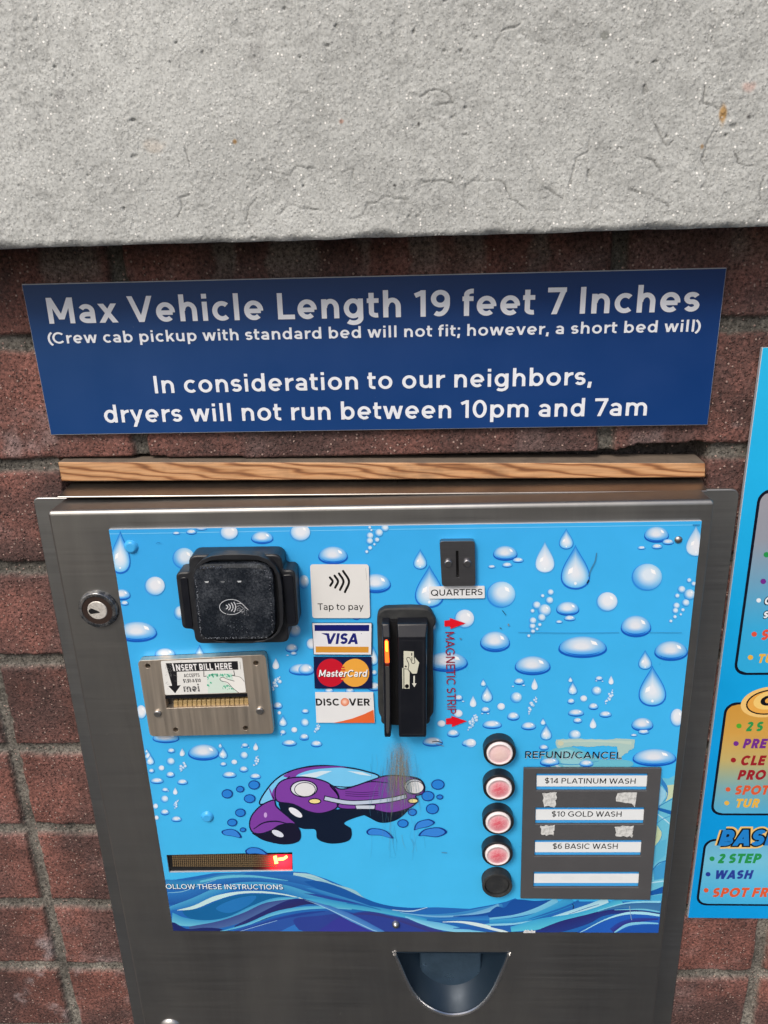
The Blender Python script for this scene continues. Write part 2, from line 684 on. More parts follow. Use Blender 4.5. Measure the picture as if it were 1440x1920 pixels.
def mix(nt, fac, a, b, blend='MIX'):
    m = N(nt, 'ShaderNodeMix', data_type='RGBA', blend_type=blend)
    for k, v in ((0, fac), (6, a), (7, b)):
        if isinstance(v, (int, float)):
            m.inputs[k].default_value = v
        elif isinstance(v, tuple):
            m.inputs[k].default_value = (*v, 1)
        else:
            nt.links.new(v, m.inputs[k])
    return m.outputs[2]


def objco(nt, scale=(1, 1, 1)):
    t = N(nt, 'ShaderNodeTexCoord')
    mp = N(nt, 'ShaderNodeMapping')
    mp.inputs['Scale'].default_value = scale
    nt.links.new(t.outputs['Object'], mp.inputs[0])
    return mp.outputs[0]


def bump(nt, b, h, strength, dist=.001):
    n = N(nt, 'ShaderNodeBump')
    n.inputs['Strength'].default_value = strength
    n.inputs['Distance'].default_value = dist
    nt.links.new(h, n.inputs['Height'])
    nt.links.new(n.outputs[0], b.inputs['Normal'])
    return n


def g3(v):
    return (v, v, v)


def mat_print(name, rough=.35, grime=.12, spec=.5):
    m, nt, b = newmat(name)
    a = N(nt, 'ShaderNodeVertexColor', layer_name='Col')
    co = objco(nt)
    n1 = noise(nt, 14, 5, .6, co)
    r1 = ramp(nt, n1.outputs[0], [(.35, g3(1 - grime)), (.7, g3(1.0))])
    c = mix(nt, 1.0, a.outputs[0], r1.outputs[0], 'MULTIPLY')
    n2 = noise(nt, 420, 3, .6, co)
    r2 = ramp(nt, n2.outputs[0], [(.72, g3(0)), (.8, g3(.22))])
    c = mix(nt, r2.outputs[0], c, (.55, .55, .52))
    nt.links.new(c, b.inputs['Base Color'])
    rr = ramp(nt, n1.outputs[0], [(.3, g3(rough - .06)), (.75, g3(rough + .12))])
    nt.links.new(rr.outputs[0], b.inputs['Roughness'])
    b.inputs['Specular IOR Level'].default_value = spec
    return m


def mat_steel(name, col=(.365, .365, .36), rough=.34, scale=(3, 3, 260), var=.1, stain=(.32, .308, .285)):
    m, nt, b = newmat(name)
    b.inputs['Metallic'].default_value = 1
    co = objco(nt, scale)
    n1 = noise(nt, 2.5, 4, .6, co)
    co2 = objco(nt)
    n2 = noise(nt, 7, 4, .6, co2)
    s = ramp(nt, n2.outputs[0], [(.38, g3(0)), (.72, g3(.8))])
    c = mix(nt, s.outputs[0], col, stain)
    co4 = objco(nt, (9, 9, 1.4))
    n5 = noise(nt, 2.2, 6, .62, co4, .6)
    sm = ramp(nt, n5.outputs[0], [(.38, g3(.91)), (.52, g3(1.0)), (.68, g3(1.10))])
    c = mix(nt, 1.0, c, sm.outputs[0], 'MULTIPLY')
    d = ramp(nt, n1.outputs[0], [(.3, g3(1 - var)), (.7, g3(1.0))])
    c = mix(nt, 1.0, c, d.outputs[0], 'MULTIPLY')
    n3 = noise(nt, 160, 2, .5, co2)
    sp = ramp(nt, n3.outputs[0], [(.76, g3(0)), (.82, g3(.35))])
    c = mix(nt, sp.outputs[0], c, (.6, .58, .55))
    nt.links.new(c, b.inputs['Base Color'])
    rr = ramp(nt, n1.outputs[0], [(.25, g3(rough - .06)), (.75, g3(rough + .08))])
    r2 = mix(nt, s.outputs[0], rr.outputs[0], g3(rough + .12))
    nt.links.new(r2, b.inputs['Roughness'])
    bump(nt, b, n1.outputs[0], .04, .0004)
    return m


def mat_plain(name, col, rough=.5, metallic=0, spec=.5, wear=.0, wearcol=(.3, .3, .3), ws=60, bumpy=.0, bs=900):
    m, nt, b = newmat(name)
    b.inputs['Roughness'].default_value = rough
    b.inputs['Metallic'].default_value = metallic
    b.inputs['Specular IOR Level'].default_value = spec
    co = objco(nt)
    n = noise(nt, ws, 6, .65, co)
    r = ramp(nt, n.outputs[0], [(.45, g3(0)), (.8, g3(wear))])
    c = mix(nt, r.outputs[0], col, wearcol)
    nt.links.new(c, b.inputs['Base Color'])
    rr = ramp(nt, n.outputs[0], [(.3, g3(max(rough - .06, .03))), (.7, g3(min(rough + .1, 1)))])
    nt.links.new(rr.outputs[0], b.inputs['Roughness'])
    if bumpy:
        n2 = noise(nt, bs, 3, .6, co)
        bump(nt, b, n2.outputs[0], bumpy, .0006)
    return m


def mat_emit(name, col, strength, base=(.05, .01, .01)):
    m, nt, b = newmat(name)
    b.inputs['Base Color'].default_value = (*base, 1)
    b.inputs['Emission Color'].default_value = (*col, 1)
    b.inputs['Emission Strength'].default_value = strength
    b.inputs['Roughness'].default_value = .3
    return m


def mat_masonry():
    m, nt, b = newmat('painted_block')
    a = N(nt, 'ShaderNodeVertexColor', layer_name='Col')       # per-block tone, chalky bloom and mortar grey
    at = N(nt, 'ShaderNodeAttribute', attribute_name='mortar')
    co = objco(nt)
    n0 = noise(nt, 22, 6, .65, co)
    r0 = ramp(nt, n0.outputs[0], [(.3, g3(.55)), (.5, g3(1.0)), (.72, g3(1.4))])
    c = mix(nt, 1.0, a.outputs[0], r0.outputs[0], 'MULTIPLY')
    nf = noise(nt, 330, 5, .75, co)
    rf = ramp(nt, nf.outputs[0], [(.34, g3(.22)), (.48, g3(.95)), (.66, g3(1.95))])
    c = mix(nt, 1.0, c, rf.outputs[0], 'MULTIPLY')
    # pale aggregate grains
    v = N(nt, 'ShaderNodeTexVoronoi')
    v.inputs['Scale'].default_value = 300
    nt.links.new(co, v.inputs['Vector'])
    pick = N(nt, 'ShaderNodeSeparateColor')
    nt.links.new(v.outputs['Color'], pick.inputs[0])
    p1 = ramp(nt, pick.outputs[0], [(.80, g3(0)), (.84, g3(1))])
    p2 = ramp(nt, v.outputs['Distance'], [(.22, g3(1)), (.36, g3(0))])
    pm = mix(nt, 1.0, p1.outputs[0], p2.outputs[0], 'MULTIPLY')
    c = mix(nt, pm, c, (.40, .28, .24))
    # dark pits
    v2 = N(nt, 'ShaderNodeTexVoronoi')
    v2.inputs['Scale'].default_value = 240
    nt.links.new(co, v2.inputs['Vector'])
    pk2 = N(nt, 'ShaderNodeSeparateColor')
    nt.links.new(v2.outputs['Color'], pk2.inputs[0])
    q1 = ramp(nt, pk2.outputs[1], [(.86, g3(0)), (.9, g3(.8))])
    q2 = ramp(nt, v2.outputs['Distance'], [(.12, g3(1)), (.34, g3(0))])
    qm = mix(nt, 1.0, q1.outputs[0], q2.outputs[0], 'MULTIPLY')
    c = mix(nt, qm, c, (.035, .022, .02))
    nt.links.new(c, b.inputs['Base Color'])
    b.inputs['Roughness'].default_value = .72
    b.inputs['Specular IOR Level'].default_value = .45
    h = mix(nt, .55, nf.outputs[0], p2.outputs[0])
    h = mix(nt, qm, h, (0, 0, 0))
    bump(nt, b, h, 1.0, .002)
    return m


def mat_concrete():
    m, nt, b = newmat('weathered_concrete')
    a = N(nt, 'ShaderNodeVertexColor', layer_name='Col')      # stains and where the skim coat has scaled off
    co = objco(nt)
    n0 = noise(nt, 9, 6, .6, co)
    r0 = ramp(nt, n0.outputs[0], [(.3, g3(.84)), (.5, g3(1.0)), (.7, g3(1.09))])
    c = mix(nt, 1.0, a.outputs[0], r0.outputs[0], 'MULTIPLY')
    n1 = noise(nt, 60, 6, .7, co)
    r1 = ramp(nt, n1.outputs[0], [(.3, g3(.80)), (.48, g3(1.0)), (.7, g3(1.10))])
    c = mix(nt, 1.0, c, r1.outputs[0], 'MULTIPLY')
    nf = noise(nt, 520, 4, .7, co)
    rf = ramp(nt, nf.outputs[0], [(.3, g3(.52)), (.48, g3(1.0)), (.68, g3(1.26))])
    c = mix(nt, 1.0, c, rf.outputs[0], 'MULTIPLY')
    v = N(nt, 'ShaderNodeTexVoronoi')
    v.inputs['Scale'].default_value = 360
    nt.links.new(co, v.inputs['Vector'])
    pick = N(nt, 'ShaderNodeSeparateColor')
    nt.links.new(v.outputs['Color'], pick.inputs[0])
    p1 = ramp(nt, pick.outputs[0], [(.86, g3(0)), (1.0, g3(1))])
    p2 = ramp(nt, v.outputs['Distance'], [(.2, g3(1)), (.36, g3(0))])
    pm = mix(nt, 1.0, p1.outputs[0], p2.outputs[0], 'MULTIPLY')
    c = mix(nt, pm, c, (.95, .94, .9))
    v2 = N(nt, 'ShaderNodeTexVoronoi')
    v2.inputs['Scale'].default_value = 120
    nt.links.new(co, v2.inputs['Vector'])
    pk2 = N(nt, 'ShaderNodeSeparateColor')
    nt.links.new(v2.outputs['Color'], pk2.inputs[0])
    q1 = ramp(nt, pk2.outputs[1], [(.86, g3(0)), (.99, g3(1))])
    q2 = ramp(nt, v2.outputs['Distance'], [(.05, g3(1)), (.22, g3(0))])
    qm = mix(nt, 1.0, q1.outputs[0], q2.outputs[0], 'MULTIPLY')
    c = mix(nt, qm, c, (.07, .065, .06))
    nt.links.new(c, b.inputs['Base Color'])
    b.inputs['Roughness'].default_value = .8
    h = mix(nt, .5, nf.outputs[0], p2.outputs[0])
    h = mix(nt, qm, h, (0, 0, 0))
    bump(nt, b, h, .45, .001)
    return m


def mat_wood():
    m, nt, b = newmat('pine')
    co = objco(nt, (2.2, 16, 16))
    wv = N(nt, 'ShaderNodeTexWave', wave_type='BANDS', bands_direction='DIAGONAL')
    wv.inputs['Scale'].default_value = 5.6
    wv.inputs['Distortion'].default_value = 9
    wv.inputs['Detail'].default_value = 2.5
    wv.inputs['Detail Scale'].default_value = .9
    nt.links.new(co, wv.inputs['Vector'])
    r = ramp(nt, wv.outputs[0], [(.0, lin((196, 150, 108))), (.6, lin((186, 138, 94))), (.86, lin((158, 108, 68))), (1, lin((126, 82, 50)))])
    co2 = objco(nt, (14, 300, 300))
    n = noise(nt, 2, 5, .6, co2)
    r2 = ramp(nt, n.outputs[0], [(.3, g3(.72)), (.6, g3(1.05))])
    c = mix(nt, 1.0, r.outputs[0], r2.outputs[0], 'MULTIPLY')
    co3 = objco(nt)
    n3 = noise(nt, 30, 5, .6, co3)
    r3 = ramp(nt, n3.outputs[0], [(.55, g3(0)), (.8, g3(.5))])
    c = mix(nt, r3.outputs[0], c, (.09, .05, .03))
    nt.links.new(c, b.inputs['Base Color'])
    b.inputs['Roughness'].default_value = .6
    bump(nt, b, n.outputs[0], .25, .0008)
    return m


def mat_scuffed_glass():
    m, nt, b = newmat('scuffed_window')
    co = objco(nt)
    n1 = noise(nt, 17, 6, .8, co)
    n2 = noise(nt, 620, 4, .75, co)
    n3 = noise(nt, 150, 5, .8, co, 1.5)
    r1 = ramp(nt, n1.outputs[0], [(.46, g3(.06)), (.64, g3(1))])
    r2 = ramp(nt, n2.outputs[0], [(.42, g3(.1)), (.74, g3(.8))])
    r3 = ramp(nt, n3.outputs[0], [(.50, g3(0)), (.70, g3(1))])
    f = mix(nt, 1.0, r2.outputs[0], r1.outputs[0], 'MULTIPLY')
    f = mix(nt, .5, f, mix(nt, 1.0, f, r3.outputs[0], 'MULTIPLY'))
    c = mix(nt, f, (.006, .009, .014), (.30, .33, .38))
    nt.links.new(c, b.inputs['Base Color'])
    rr = mix(nt, f, g3(.13), g3(.6))
    nt.links.new(rr, b.inputs['Roughness'])
    return m


M_PANEL = mat_print('printed_vinyl', .32, .08, .35)
M_SIGN = mat_print('printed_sign_board', .38, .06, .35)
M_MENU = mat_print('printed_menu_board', .4, .08, .3)
M_STICK = mat_print('printed_sticker', .4, .08, .35)
M_CAP = mat_print('frosted_button_cap', .45, .05, .4)
_nt = M_CAP.node_tree
_b = _nt.nodes['Principled BSDF']
_src = _b.inputs['Base Color'].links[0].from_socket
_n = noise(_nt, 210, 5, .75, objco(_nt), .8)
_r = ramp(_nt, _n.outputs[0], [(.46, g3(0)), (.70, g3(.5))])
_nt.links.new(mix(_nt, _r.outputs[0], _src, lin((236, 214, 214))), _b.inputs['Base Color'])
M_STEEL = mat_steel('brushed_steel_door', rough=.38, var=.05)
M_FLANGE = mat_steel('brushed_steel_flange', (.39, .40, .405), .38)
M_HOOD = mat_steel('brushed_steel_hood', (.40, .38, .36), .3, (260, 3, 3), stain=(.32, .27, .23))
M_BEZEL = mat_steel('satin_steel_plate', (.80, .71, .60), .46, (120, 3, 3), .15, (.70, .58, .46))
M_COIN = mat_steel('dark_steel_plate', (.33, .33, .35), .3, (3, 3, 200), .1, (.28, .28, .28))
M_CHROME = mat_plain('worn_chrome', (.72, .72, .72), .2, 1)
M_DARKMET = mat_plain('blued_metal_shaded', (.012, .026, .044), .45, .3, .5, .3, (.015, .026, .04), 30)  # shade on the cup's sides is put into this dark colour
M_CHUTE = mat_plain('worn_blued_plate_lit', (.10, .17, .25), .3, .75, .5, .5, (.025, .045, .065), 40)  # paler than the cup: its lit centre is painted into the colour
M_BLACK = mat_plain('black_plastic', (.012, .013, .016), .38, 0, .5, .25, (.06, .065, .07), 45, .05, 500)
M_BLACKG = mat_plain('gloss_black_plastic', (.005, .006, .010), .33, 0, .5, .12, (.03, .032, .036), 60)
M_RUBBER = mat_plain('black_rubber', (.020, .022, .024), .62, 0, .4, .5, (.085, .085, .08), 70, .3, 260)
M_SLOT = mat_plain('slot_black', (.004, .004, .005), .5)
M_PLATE = mat_plain('engraved_grey_plastic', lin((74, 74, 76)), .5, 0, .4, .2, lin((92, 92, 94)), 40, .05, 900)
M_RIB = mat_plain('yellowed_plastic', (.34, .24, .105), .45, 0, .5, .4, (.2, .13, .05), 90)
M_EDGE = mat_plain('board_edge', (.42, .45, .5), .5)
M_LOCK = mat_plain('black_lock_ring', (.03, .018, .014), .4, 0, .5, .3, (.06, .04, .035), 120)
M_LOCKR = mat_plain('chipped_lock_rim', (.10, .11, .125), .26, .85, .5, .9, (.65, .63, .6), 130)
M_CYL = mat_plain('brass_lock_cylinder', (.78, .75, .70), .5, .55, .5, .8, (.25, .22, .19), 260, .3, 900)
M_RIVET = mat_plain('dull_rivet', (.42, .41, .40), .38, 1, .5, .3, (.25, .24, .23), 200)
M_LEDOFF = mat_plain('unlit_led', (.16, .11, .055), .5)
M_LEDRED = mat_emit('lit_red_window', (1.0, .01, .02), 1.3)
M_LEDDIM = mat_emit('red_diffused_window', (.8, .005, .01), .28)
def mat_glow():
    m, nt, b = newmat('red_diffuser')
    a = N(nt, 'ShaderNodeVertexColor', layer_name='Col')
    b.inputs['Base Color'].default_value = (.02, .004, .004, 1)
    nt.links.new(a.outputs[0], b.inputs['Emission Color'])
    b.inputs['Emission Strength'].default_value = 3.4
    b.inputs['Roughness'].default_value = .3
    return m


M_LEDGLOW = mat_glow()
M_LEDHOT = mat_emit('lit_led', (1.0, .30, .05), 8.0)
M_ORANGE = mat_emit('orange_light', (1.0, .085, .008), 2.6)
M_ORANGEHOT = mat_emit('orange_light_core', (1.0, .30, .02), 4.0)
M_REDOFF = mat_plain('dark_red_lens', (.12, .012, .006), .25)
M_LENS = mat_plain('clear_lens_strip', (.05, .05, .05), .2)
M_TAPE = mat_plain('tape_residue', (.62, .63, .62), .75, 0, .3, 1.0, (.16, .16, .16), 260)
def mat_scuff():
    m, nt, b = newmat('scuffed_print')
    a = N(nt, 'ShaderNodeVertexColor', layer_name='Col')
    co = objco(nt, (1400, 1, 60))
    n = noise(nt, 1, 5, .7, co)
    co2 = objco(nt)
    n2 = noise(nt, 420, 5, .8, co2)
    r = ramp(nt, n.outputs[0], [(.34, g3(.30)), (.62, g3(1))])
    r2 = ramp(nt, n2.outputs[0], [(.36, g3(.15)), (.58, g3(1))])
    f = mix(nt, 1.0, a.outputs[0], r.outputs[0], 'MULTIPLY')
    f = mix(nt, 1.0, f, r2.outputs[0], 'MULTIPLY')
    f = mix(nt, 1.0, f, g3(.74), 'MULTIPLY')
    c = ramp(nt, n2.outputs[0], [(.3, (.20, .175, .12)), (.5, (.34, .30, .22)), (.75, (.15, .14, .115))])
    nt.links.new(c.outputs[0], b.inputs['Base Color'])
    b.inputs['Roughness'].default_value = .6
    nt.links.new(f, b.inputs['Alpha'])
    return m


M_SCUFF = mat_scuff()
M_BRICK = mat_masonry()
M_CONC = mat_concrete()
M_WOOD = mat_wood()
M_WOODTOP = mat_plain('weathered_dusty_pine', (.17, .135, .105), .8, 0, .3, .8, (.08, .065, .055), 60, .2, 300)
M_GLASS = mat_scuffed_glass()
M_PAVE = mat_plain('asphalt', (.044, .045, .047), .85, 0, .3, .6, (.11, .105, .1), 6, .3, 120)


# ------------------------------------------------------------------ height fields (wall and ledge)
def vnoise(x, y, seed):
    """smooth value noise, arrays in -> about -1..1"""
    xi, yi = np.floor(x).astype(int), np.floor(y).astype(int)
    xf, yf = x - xi, y - yi
    xf, yf = xf * xf * (3 - 2 * xf), yf * yf * (3 - 2 * yf)

    def hsh(a, b):
        n = (a * 374761393 + b * 668265263 + seed * 144665) & 0x7fffffff
        n = (n ^ (n >> 13)) * 1274126177 & 0x7fffffff
        return ((n ^ (n >> 16)) & 0xffff) / 32767.5 - 1
    return (hsh(xi, yi) * (1 - xf) + hsh(xi + 1, yi) * xf) * (1 - yf) + (hsh(xi, yi + 1) * (1 - xf) + hsh(xi + 1, yi + 1) * xf) * yf


def fbm(x, y, f, seed, o=4, g=.5):
    s, a, t = 0, 1, 0
    for k in range(o):
        s = s + a * vnoise(x * f * 2 ** k, y * f * 2 ** k, seed + k * 17)
        t += a
        a *= g
    return s / t


def sstep(a, b, x):
    t = np.clip((x - a) / (b - a), 0, 1)
    return t * t * (3 - 2 * t)


def axis(lo, hi, flo, fhi, fine, coarse):
    return np.concatenate([np.arange(lo, flo, coarse), np.arange(flo, fhi, fine), np.arange(fhi, hi + 1e-9, coarse)])


def heightfield(name, xs, zs, y, col, extra, mat, cat_label, back, shear=0.0, zoff=0.0):
    nx, nz = len(xs), len(zs)
    Xg, Zg = np.meshgrid(xs, zs)
    v = np.stack([Xg, y, Zg + shear * Xg + zoff], -1).reshape(-1, 3)
    i = (np.arange(nz - 1)[:, None] * nx + np.arange(nx - 1)[None, :]).ravel()
    q = np.stack([i, i + 1, i + nx + 1, i + nx], -1)
    # rim back to the rear plane so that the slab has a thickness
    rim = np.concatenate([np.arange(nx), np.arange(1, nz) * nx + nx - 1, (nz - 1) * nx + np.arange(nx - 2, -1, -1), np.arange(nz - 2, 0, -1) * nx])
    bv = v[rim].copy()
    bv[:, 1] = back
    nb = len(v)
    k = np.arange(len(rim))
    k2 = (k + 1) % len(rim)
    side = np.stack([rim[k2], rim[k], nb + k, nb + k2], -1)
    v = np.concatenate([v, bv])
    q = np.concatenate([q, side])
    me = bpy.data.meshes.new(name)
    me.vertices.add(len(v))
    me.vertices.foreach_set('co', v.astype('f').ravel())
    me.loops.add(q.size)
    me.loops.foreach_set('vertex_index', q.astype('i').ravel())
    me.polygons.add(len(q))
    me.polygons.foreach_set('loop_start', (np.arange(len(q)) * 4).astype('i'))
    me.polygons.foreach_set('use_smooth', np.ones(len(q), bool))
    me.update(calc_edges=True)
    c = np.ones((len(v), 4), 'f')
    c[:nb, :3] = col.reshape(-1, 3)
    c[nb:, :3] = c[rim, :3]
    a = me.color_attributes.new('Col', 'FLOAT_COLOR', 'POINT')
    a.data.foreach_set('color', c.ravel())
    if extra is not None:
        e = np.zeros(len(v), 'f')
        e[:nb] = extra.ravel()
        at = me.attributes.new('mortar', 'FLOAT', 'POINT')
        at.data.foreach_set('value', e)
    o = link_mesh(name, me, mat, None, (0, 0, ZC - .9))
    tag(o, cat_label[0], cat_label[1])
    return o


def build_wall():
    xs = axis(-1.05, 1.05, -.56, .44, .0019, .007)
    zs = axis(.3, ZC + .12, ZC - .93, ZC + .02, .0019, .007)
    Xg, Zg = np.meshgrid(xs, zs)
    Yd = ZC - Zg                       # metres below camera height
    beds = np.array([-.135, -.029, 0.076, .1868, .2905, .393, .4995, .606, .7135, .811, .915, 1.02, 1.125])
    wx = Xg + .0018 * fbm(Xg, Zg, 25, 3, 3)
    wy = Yd + .0020 * fbm(Xg, Zg, 22, 9, 4) - .004 * (Xg + .1)*0
    wy = wy - .008 * sstep(-.337, -.325, Xg) * sstep(.258, .246, Xg) * np.exp(-((Yd - .186) / .016) ** 2)
    row = np.searchsorted(beds, wy)
    db = np.min(np.abs(wy[..., None] - beds), -1)
    joints_a = np.array([-1.092, -.673, -.254, .165, .584, 1.003])
    joints_b = np.array([-1.257, -.849, -.441, -.033, .375, .783, 1.191])
    upper = row <= 3
    dj = np.where(upper, np.min(np.abs(wx[..., None] - joints_a), -1), np.min(np.abs(wx[..., None] - joints_b), -1))
    colid = np.where(upper, np.searchsorted(joints_a, wx), np.searchsorted(joints_b, wx))
    half = .0053 + .0012 * fbm(Xg, Zg, 60, 31, 3)
    d = np.minimum(db, dj) - half                     # >0 inside a block
    # chipped arrises
    d = d - .0022 * np.maximum(fbm(Xg, Zg, 130, 41, 3) - .15, 0) * 2
    inside = sstep(-.0004, .0032, d)
    body = .0008 * fbm(Xg, Zg, 14, 5, 4) + .00065 * fbm(Xg, Zg, 170, 8, 3, .7)
    mort = -.0055 + .0012 * fbm(Xg, Zg, 60, 15, 4) + .0022 * np.clip(1 - np.minimum(db, dj) / .006, 0, 1) * 0
    hgt = mort * (1 - inside) + body * inside
    # the pocket cut out of the block for the pay station; the timber strip closes its top
    top = .1800 + .0042 * sstep(-.3, -.1, Xg) + .0013 * fbm(Xg, Zg, 45, 77, 4) - .0065 * sstep(.165, .20, Xg)
    pocket = sstep(0, .0015, Yd - top) * sstep(.0, .002, Xg + .3335) * sstep(0, .002, .2555 - Xg + .0025 * fbm(Xg, Zg, 60, 78, 3)) * (Yd < .86)
    hgt = hgt * (1 - pocket) - .032 * pocket
    tone = np.array([[.80, 1.0, 1.12, .9, 1.05, .95, 1.1, .85][(i * 5 + j * 3) % 8] for i in range(20) for j in range(20)]).reshape(20, 20)
    tn = tone[np.clip(row, 0, 19), np.clip(colid, 0, 19)]
    red = np.array([.165, .068, .054])
    dark = np.array([.085, .044, .039])
    big = sstep(-.25, .35, fbm(Xg, Zg, 9, 52, 5, .6))
    base = dark * (1 - big[..., None]) + red * big[..., None]
    base = base * tn[..., None]
    # chalky bloom: low on the left, at the notch corner and below joints
    bl = sstep(.05, .55, fbm(Xg, Zg, 20, 63, 5, .65))
    zone = .85 * sstep(.70, .80, Yd) * sstep(-.40, -.46, Xg) + .6 * np.exp(-((Xg - .255) / .05) ** 2 - ((Yd - .165) / .022) ** 2) + .35 * np.exp(-((Xg + .35) / .07) ** 2 - ((Yd - .165) / .02) ** 2)
    zone = zone + .9 * np.exp(-((Xg + .41) / .05) ** 2 - ((Yd - .835) / .03) ** 2)
    bloom = np.clip(bl * zone + .12 * bl, 0, .85)
    base = base * (1 - bloom[..., None]) + np.array([.30, .25, .25]) * bloom[..., None]
    mcol = np.array([.135, .125, .108]) * (.68 + .32 * sstep(.38, .55, Yd))[..., None] * (1 + .45 * fbm(Xg, Zg, 30, 91, 5, .6)[..., None])
    # sandy smear of mortar over the bed joints
    smear = sstep(.1, .5, fbm(Xg, Zg, 40, 97, 4)) * sstep(.012, .004, db) * .45
    inn = (inside * (1 - smear))[..., None]
    col = mcol * (1 - inn) + base * inn
    # grout runs and drips under the ledge
    run = sstep(.25, .6, vnoise(Xg * 42 + .6 * fbm(Xg, Zg, 30, 5), Zg * 3.0, 121)) * sstep(.045, .0, Yd) * .7
    col = col * (1 - run[..., None]) + np.array([.16, .15, .135]) * run[..., None]
    pk = pocket[..., None]
    col = col * (1 - pk) + np.array([.06, .05, .045]) * pk
    heightfield('block_wall', xs, zs, -hgt, col, 1 - inside, M_BRICK,
                ('weathered red split-textured masonry block wall with grey mortar joints', 'wall'), .2)


def build_ledge():
    p = .064
    xs = axis(-1.05, 1.05, -.35, .30, .0008, .006)
    zs = axis(ZC + .0008, ZC + .30, ZC + .0009, ZC + .178, .0008, .006)
    Xg, Zg = np.meshgrid(xs, zs)
    up = Zg - ZC
    edge = (.0009 * fbm(Xg, Zg * 0, 12, 61, 3) + .0006 * fbm(Xg, Zg * 0, 60, 62, 3)) * sstep(.02, 0, up)
    h = .0012 * fbm(Xg, Zg, 8, 11, 2) + .00016 * fbm(Xg, Zg, 90, 12, 4, .65) + .00030 * fbm(Xg, Zg, 380, 13, 2)
    # skim coat that has scaled away in plates, mostly near the lower edge and to the right
    f = fbm(Xg, Zg, 26, 21, 5, .58) + .55 * sstep(.075, .0, up) * .5 + .16 * sstep(.0, .25, Xg) - .12
    def sdist(q):
        gz, gx = np.gradient(q, zs, xs)
        return q / np.maximum(np.hypot(gx, gz), 1.0)
    plate = sstep(0, .0011, sdist(f - .16))
    h = h - .00028 * plate - .00026 * plate * fbm(Xg, Zg, 330, 17, 2)
    lines = [[(1215, 195), (1228, 230), (1250, 270), (1264, 258)], [(1345, 235), (1325, 265), (1318, 300), (1330, 320), (1318, 348)], [(1375, 280), (1385, 305), (1412, 310)], [(1320, 160), (1320, 190), (1346, 202)],
             [(985, 290), (1000, 312), (1012, 340), (1055, 370)], [(1066, 352), (1080, 300), (1106, 282), (1108, 255)], [(870, 385), (870, 352), (890, 336), (940, 340), (955, 370), (988, 390)],
             [(330, 410), (341, 390), (338, 370), (356, 364)], [(460, 415), (465, 390), (482, 370)], [(345, 280), (356, 315)], [(500, 322), (526, 326), (545, 330), (560, 316), (592, 312)], [(440, 330), (478, 340), (492, 328)],
             [(640, 325), (660, 318), (660, 336)], [(655, 410), (682, 404), (690, 384), (732, 370), (764, 376)], [(780, 346), (830, 340), (852, 346)], [(790, 182), (810, 166), (840, 174), (846, 190), (818, 196)], [(1430, 330), (1424, 372)],
             [(520, 400), (542, 385), (602, 396)], [(1180, 350), (1215, 362), (1255, 385)], [(920, 100), (940, 60), (975, 45)], [(1190, 290), (1225, 300), (1240, 320)]]
    wx_, wz_ = Xg + .0022 * fbm(Xg, Zg, 130, 33, 3, .6), Zg + .0022 * fbm(Xg, Zg, 130, 34, 3, .6)
    crack = np.zeros_like(Xg)
    for ln in lines:
        q = [U(*p_, p) for p_ in ln]
        for a, b in zip(q[:-1], q[1:]):
            dx, dz = b[0] - a[0], b[1] - a[1]
            t = np.clip(((wx_ - a[0]) * dx + (wz_ - a[1]) * dz) / (dx * dx + dz * dz), 0, 1)
            dd = np.hypot(wx_ - a[0] - t * dx, wz_ - a[1] - t * dz)
            crack = np.maximum(crack, np.exp(-(dd / .00055) ** 2))
    crack = crack * (.55 + .45 * sstep(-.2, .2, fbm(Xg, Zg, 70, 35, 3)))
    h = h - .0008 * crack
    pits = sstep(.70, .82, fbm(Xg, Zg, 170, 44, 2)) * sstep(-.1, .4, fbm(Xg, Zg, 12, 45, 2))
    h = h - .0012 * pits
    # worn lower arris
    lo = np.clip((.006 + .003 * fbm(Xg, Zg, 35, 55, 3) - up) / .008, 0, 1)
    h = h - .007 * lo ** 2
    col = np.ones((*Xg.shape, 3)) * np.array([.452, .464, .450])
    col *= (1 - .07 * plate + .10 * sstep(.2, -.5, fbm(Xg, Zg, 7, 66, 4)) - .05)[..., None]
    col *= (1 - .55 * crack - .30 * pits)[..., None]
    for (px, py, rx, rz, c, s) in ((1356, 212, .0032, .0085, (.36, .20, .045), .9), (440, 267, .0020, .0020, (.30, .17, .05), .9), (1317, 272, .0018, .0022, (.30, .17, .05), .8),
                                   (1405, 160, .006, .004, (.52, .33, .28), .6), (290, 275, .009, .006, (.47, .42, .36), .5), (640, 228, .0018, .0016, (.35, .16, .1), .7),
                                   (478, 100, .008, .010, (.2, .2, .2), .35), (110, 180, .005, .004, (.16, .16, .16), .5), (1135, 65, .004, .003, (.12, .13, .11), .6),
                                   (740, 348, .0018, .0014, (.03, .03, .03), .9), (785, 232, .0012, .0022, (.04, .04, .04), .9), (12, 126, .002, .002, (.1, .1, .1), .7), (1405, 216, .0022, .002, (.06, .06, .06), .8)):
        cx, cz = U(px, py, p)
        g = np.exp(-((Xg - cx) / rx) ** 2 - ((Zg - cz) / rz) ** 2 + .5 * fbm(Xg, Zg, 200, 71, 3))
        g = sstep(.3, .8, g) * s
        col = col * (1 - g[..., None]) + np.array(c) * g[..., None]
    o = heightfield('concrete_ledge', xs, zs, -(p + h), col, None, M_CONC,
                    ('rough grey concrete ledge with scaled patches, overhanging the wall', 'ledge'), .05, shear=-.0043, zoff=edge)
    return o


build_wall()
build_ledge()
pv = MB()
pv.box(-4, 4, -.05, 0, -.19, 6)
o = pv.build('pavement', M_PAVE)
tag(o, 'grey asphalt pavement in front of the wall', kind='structure')

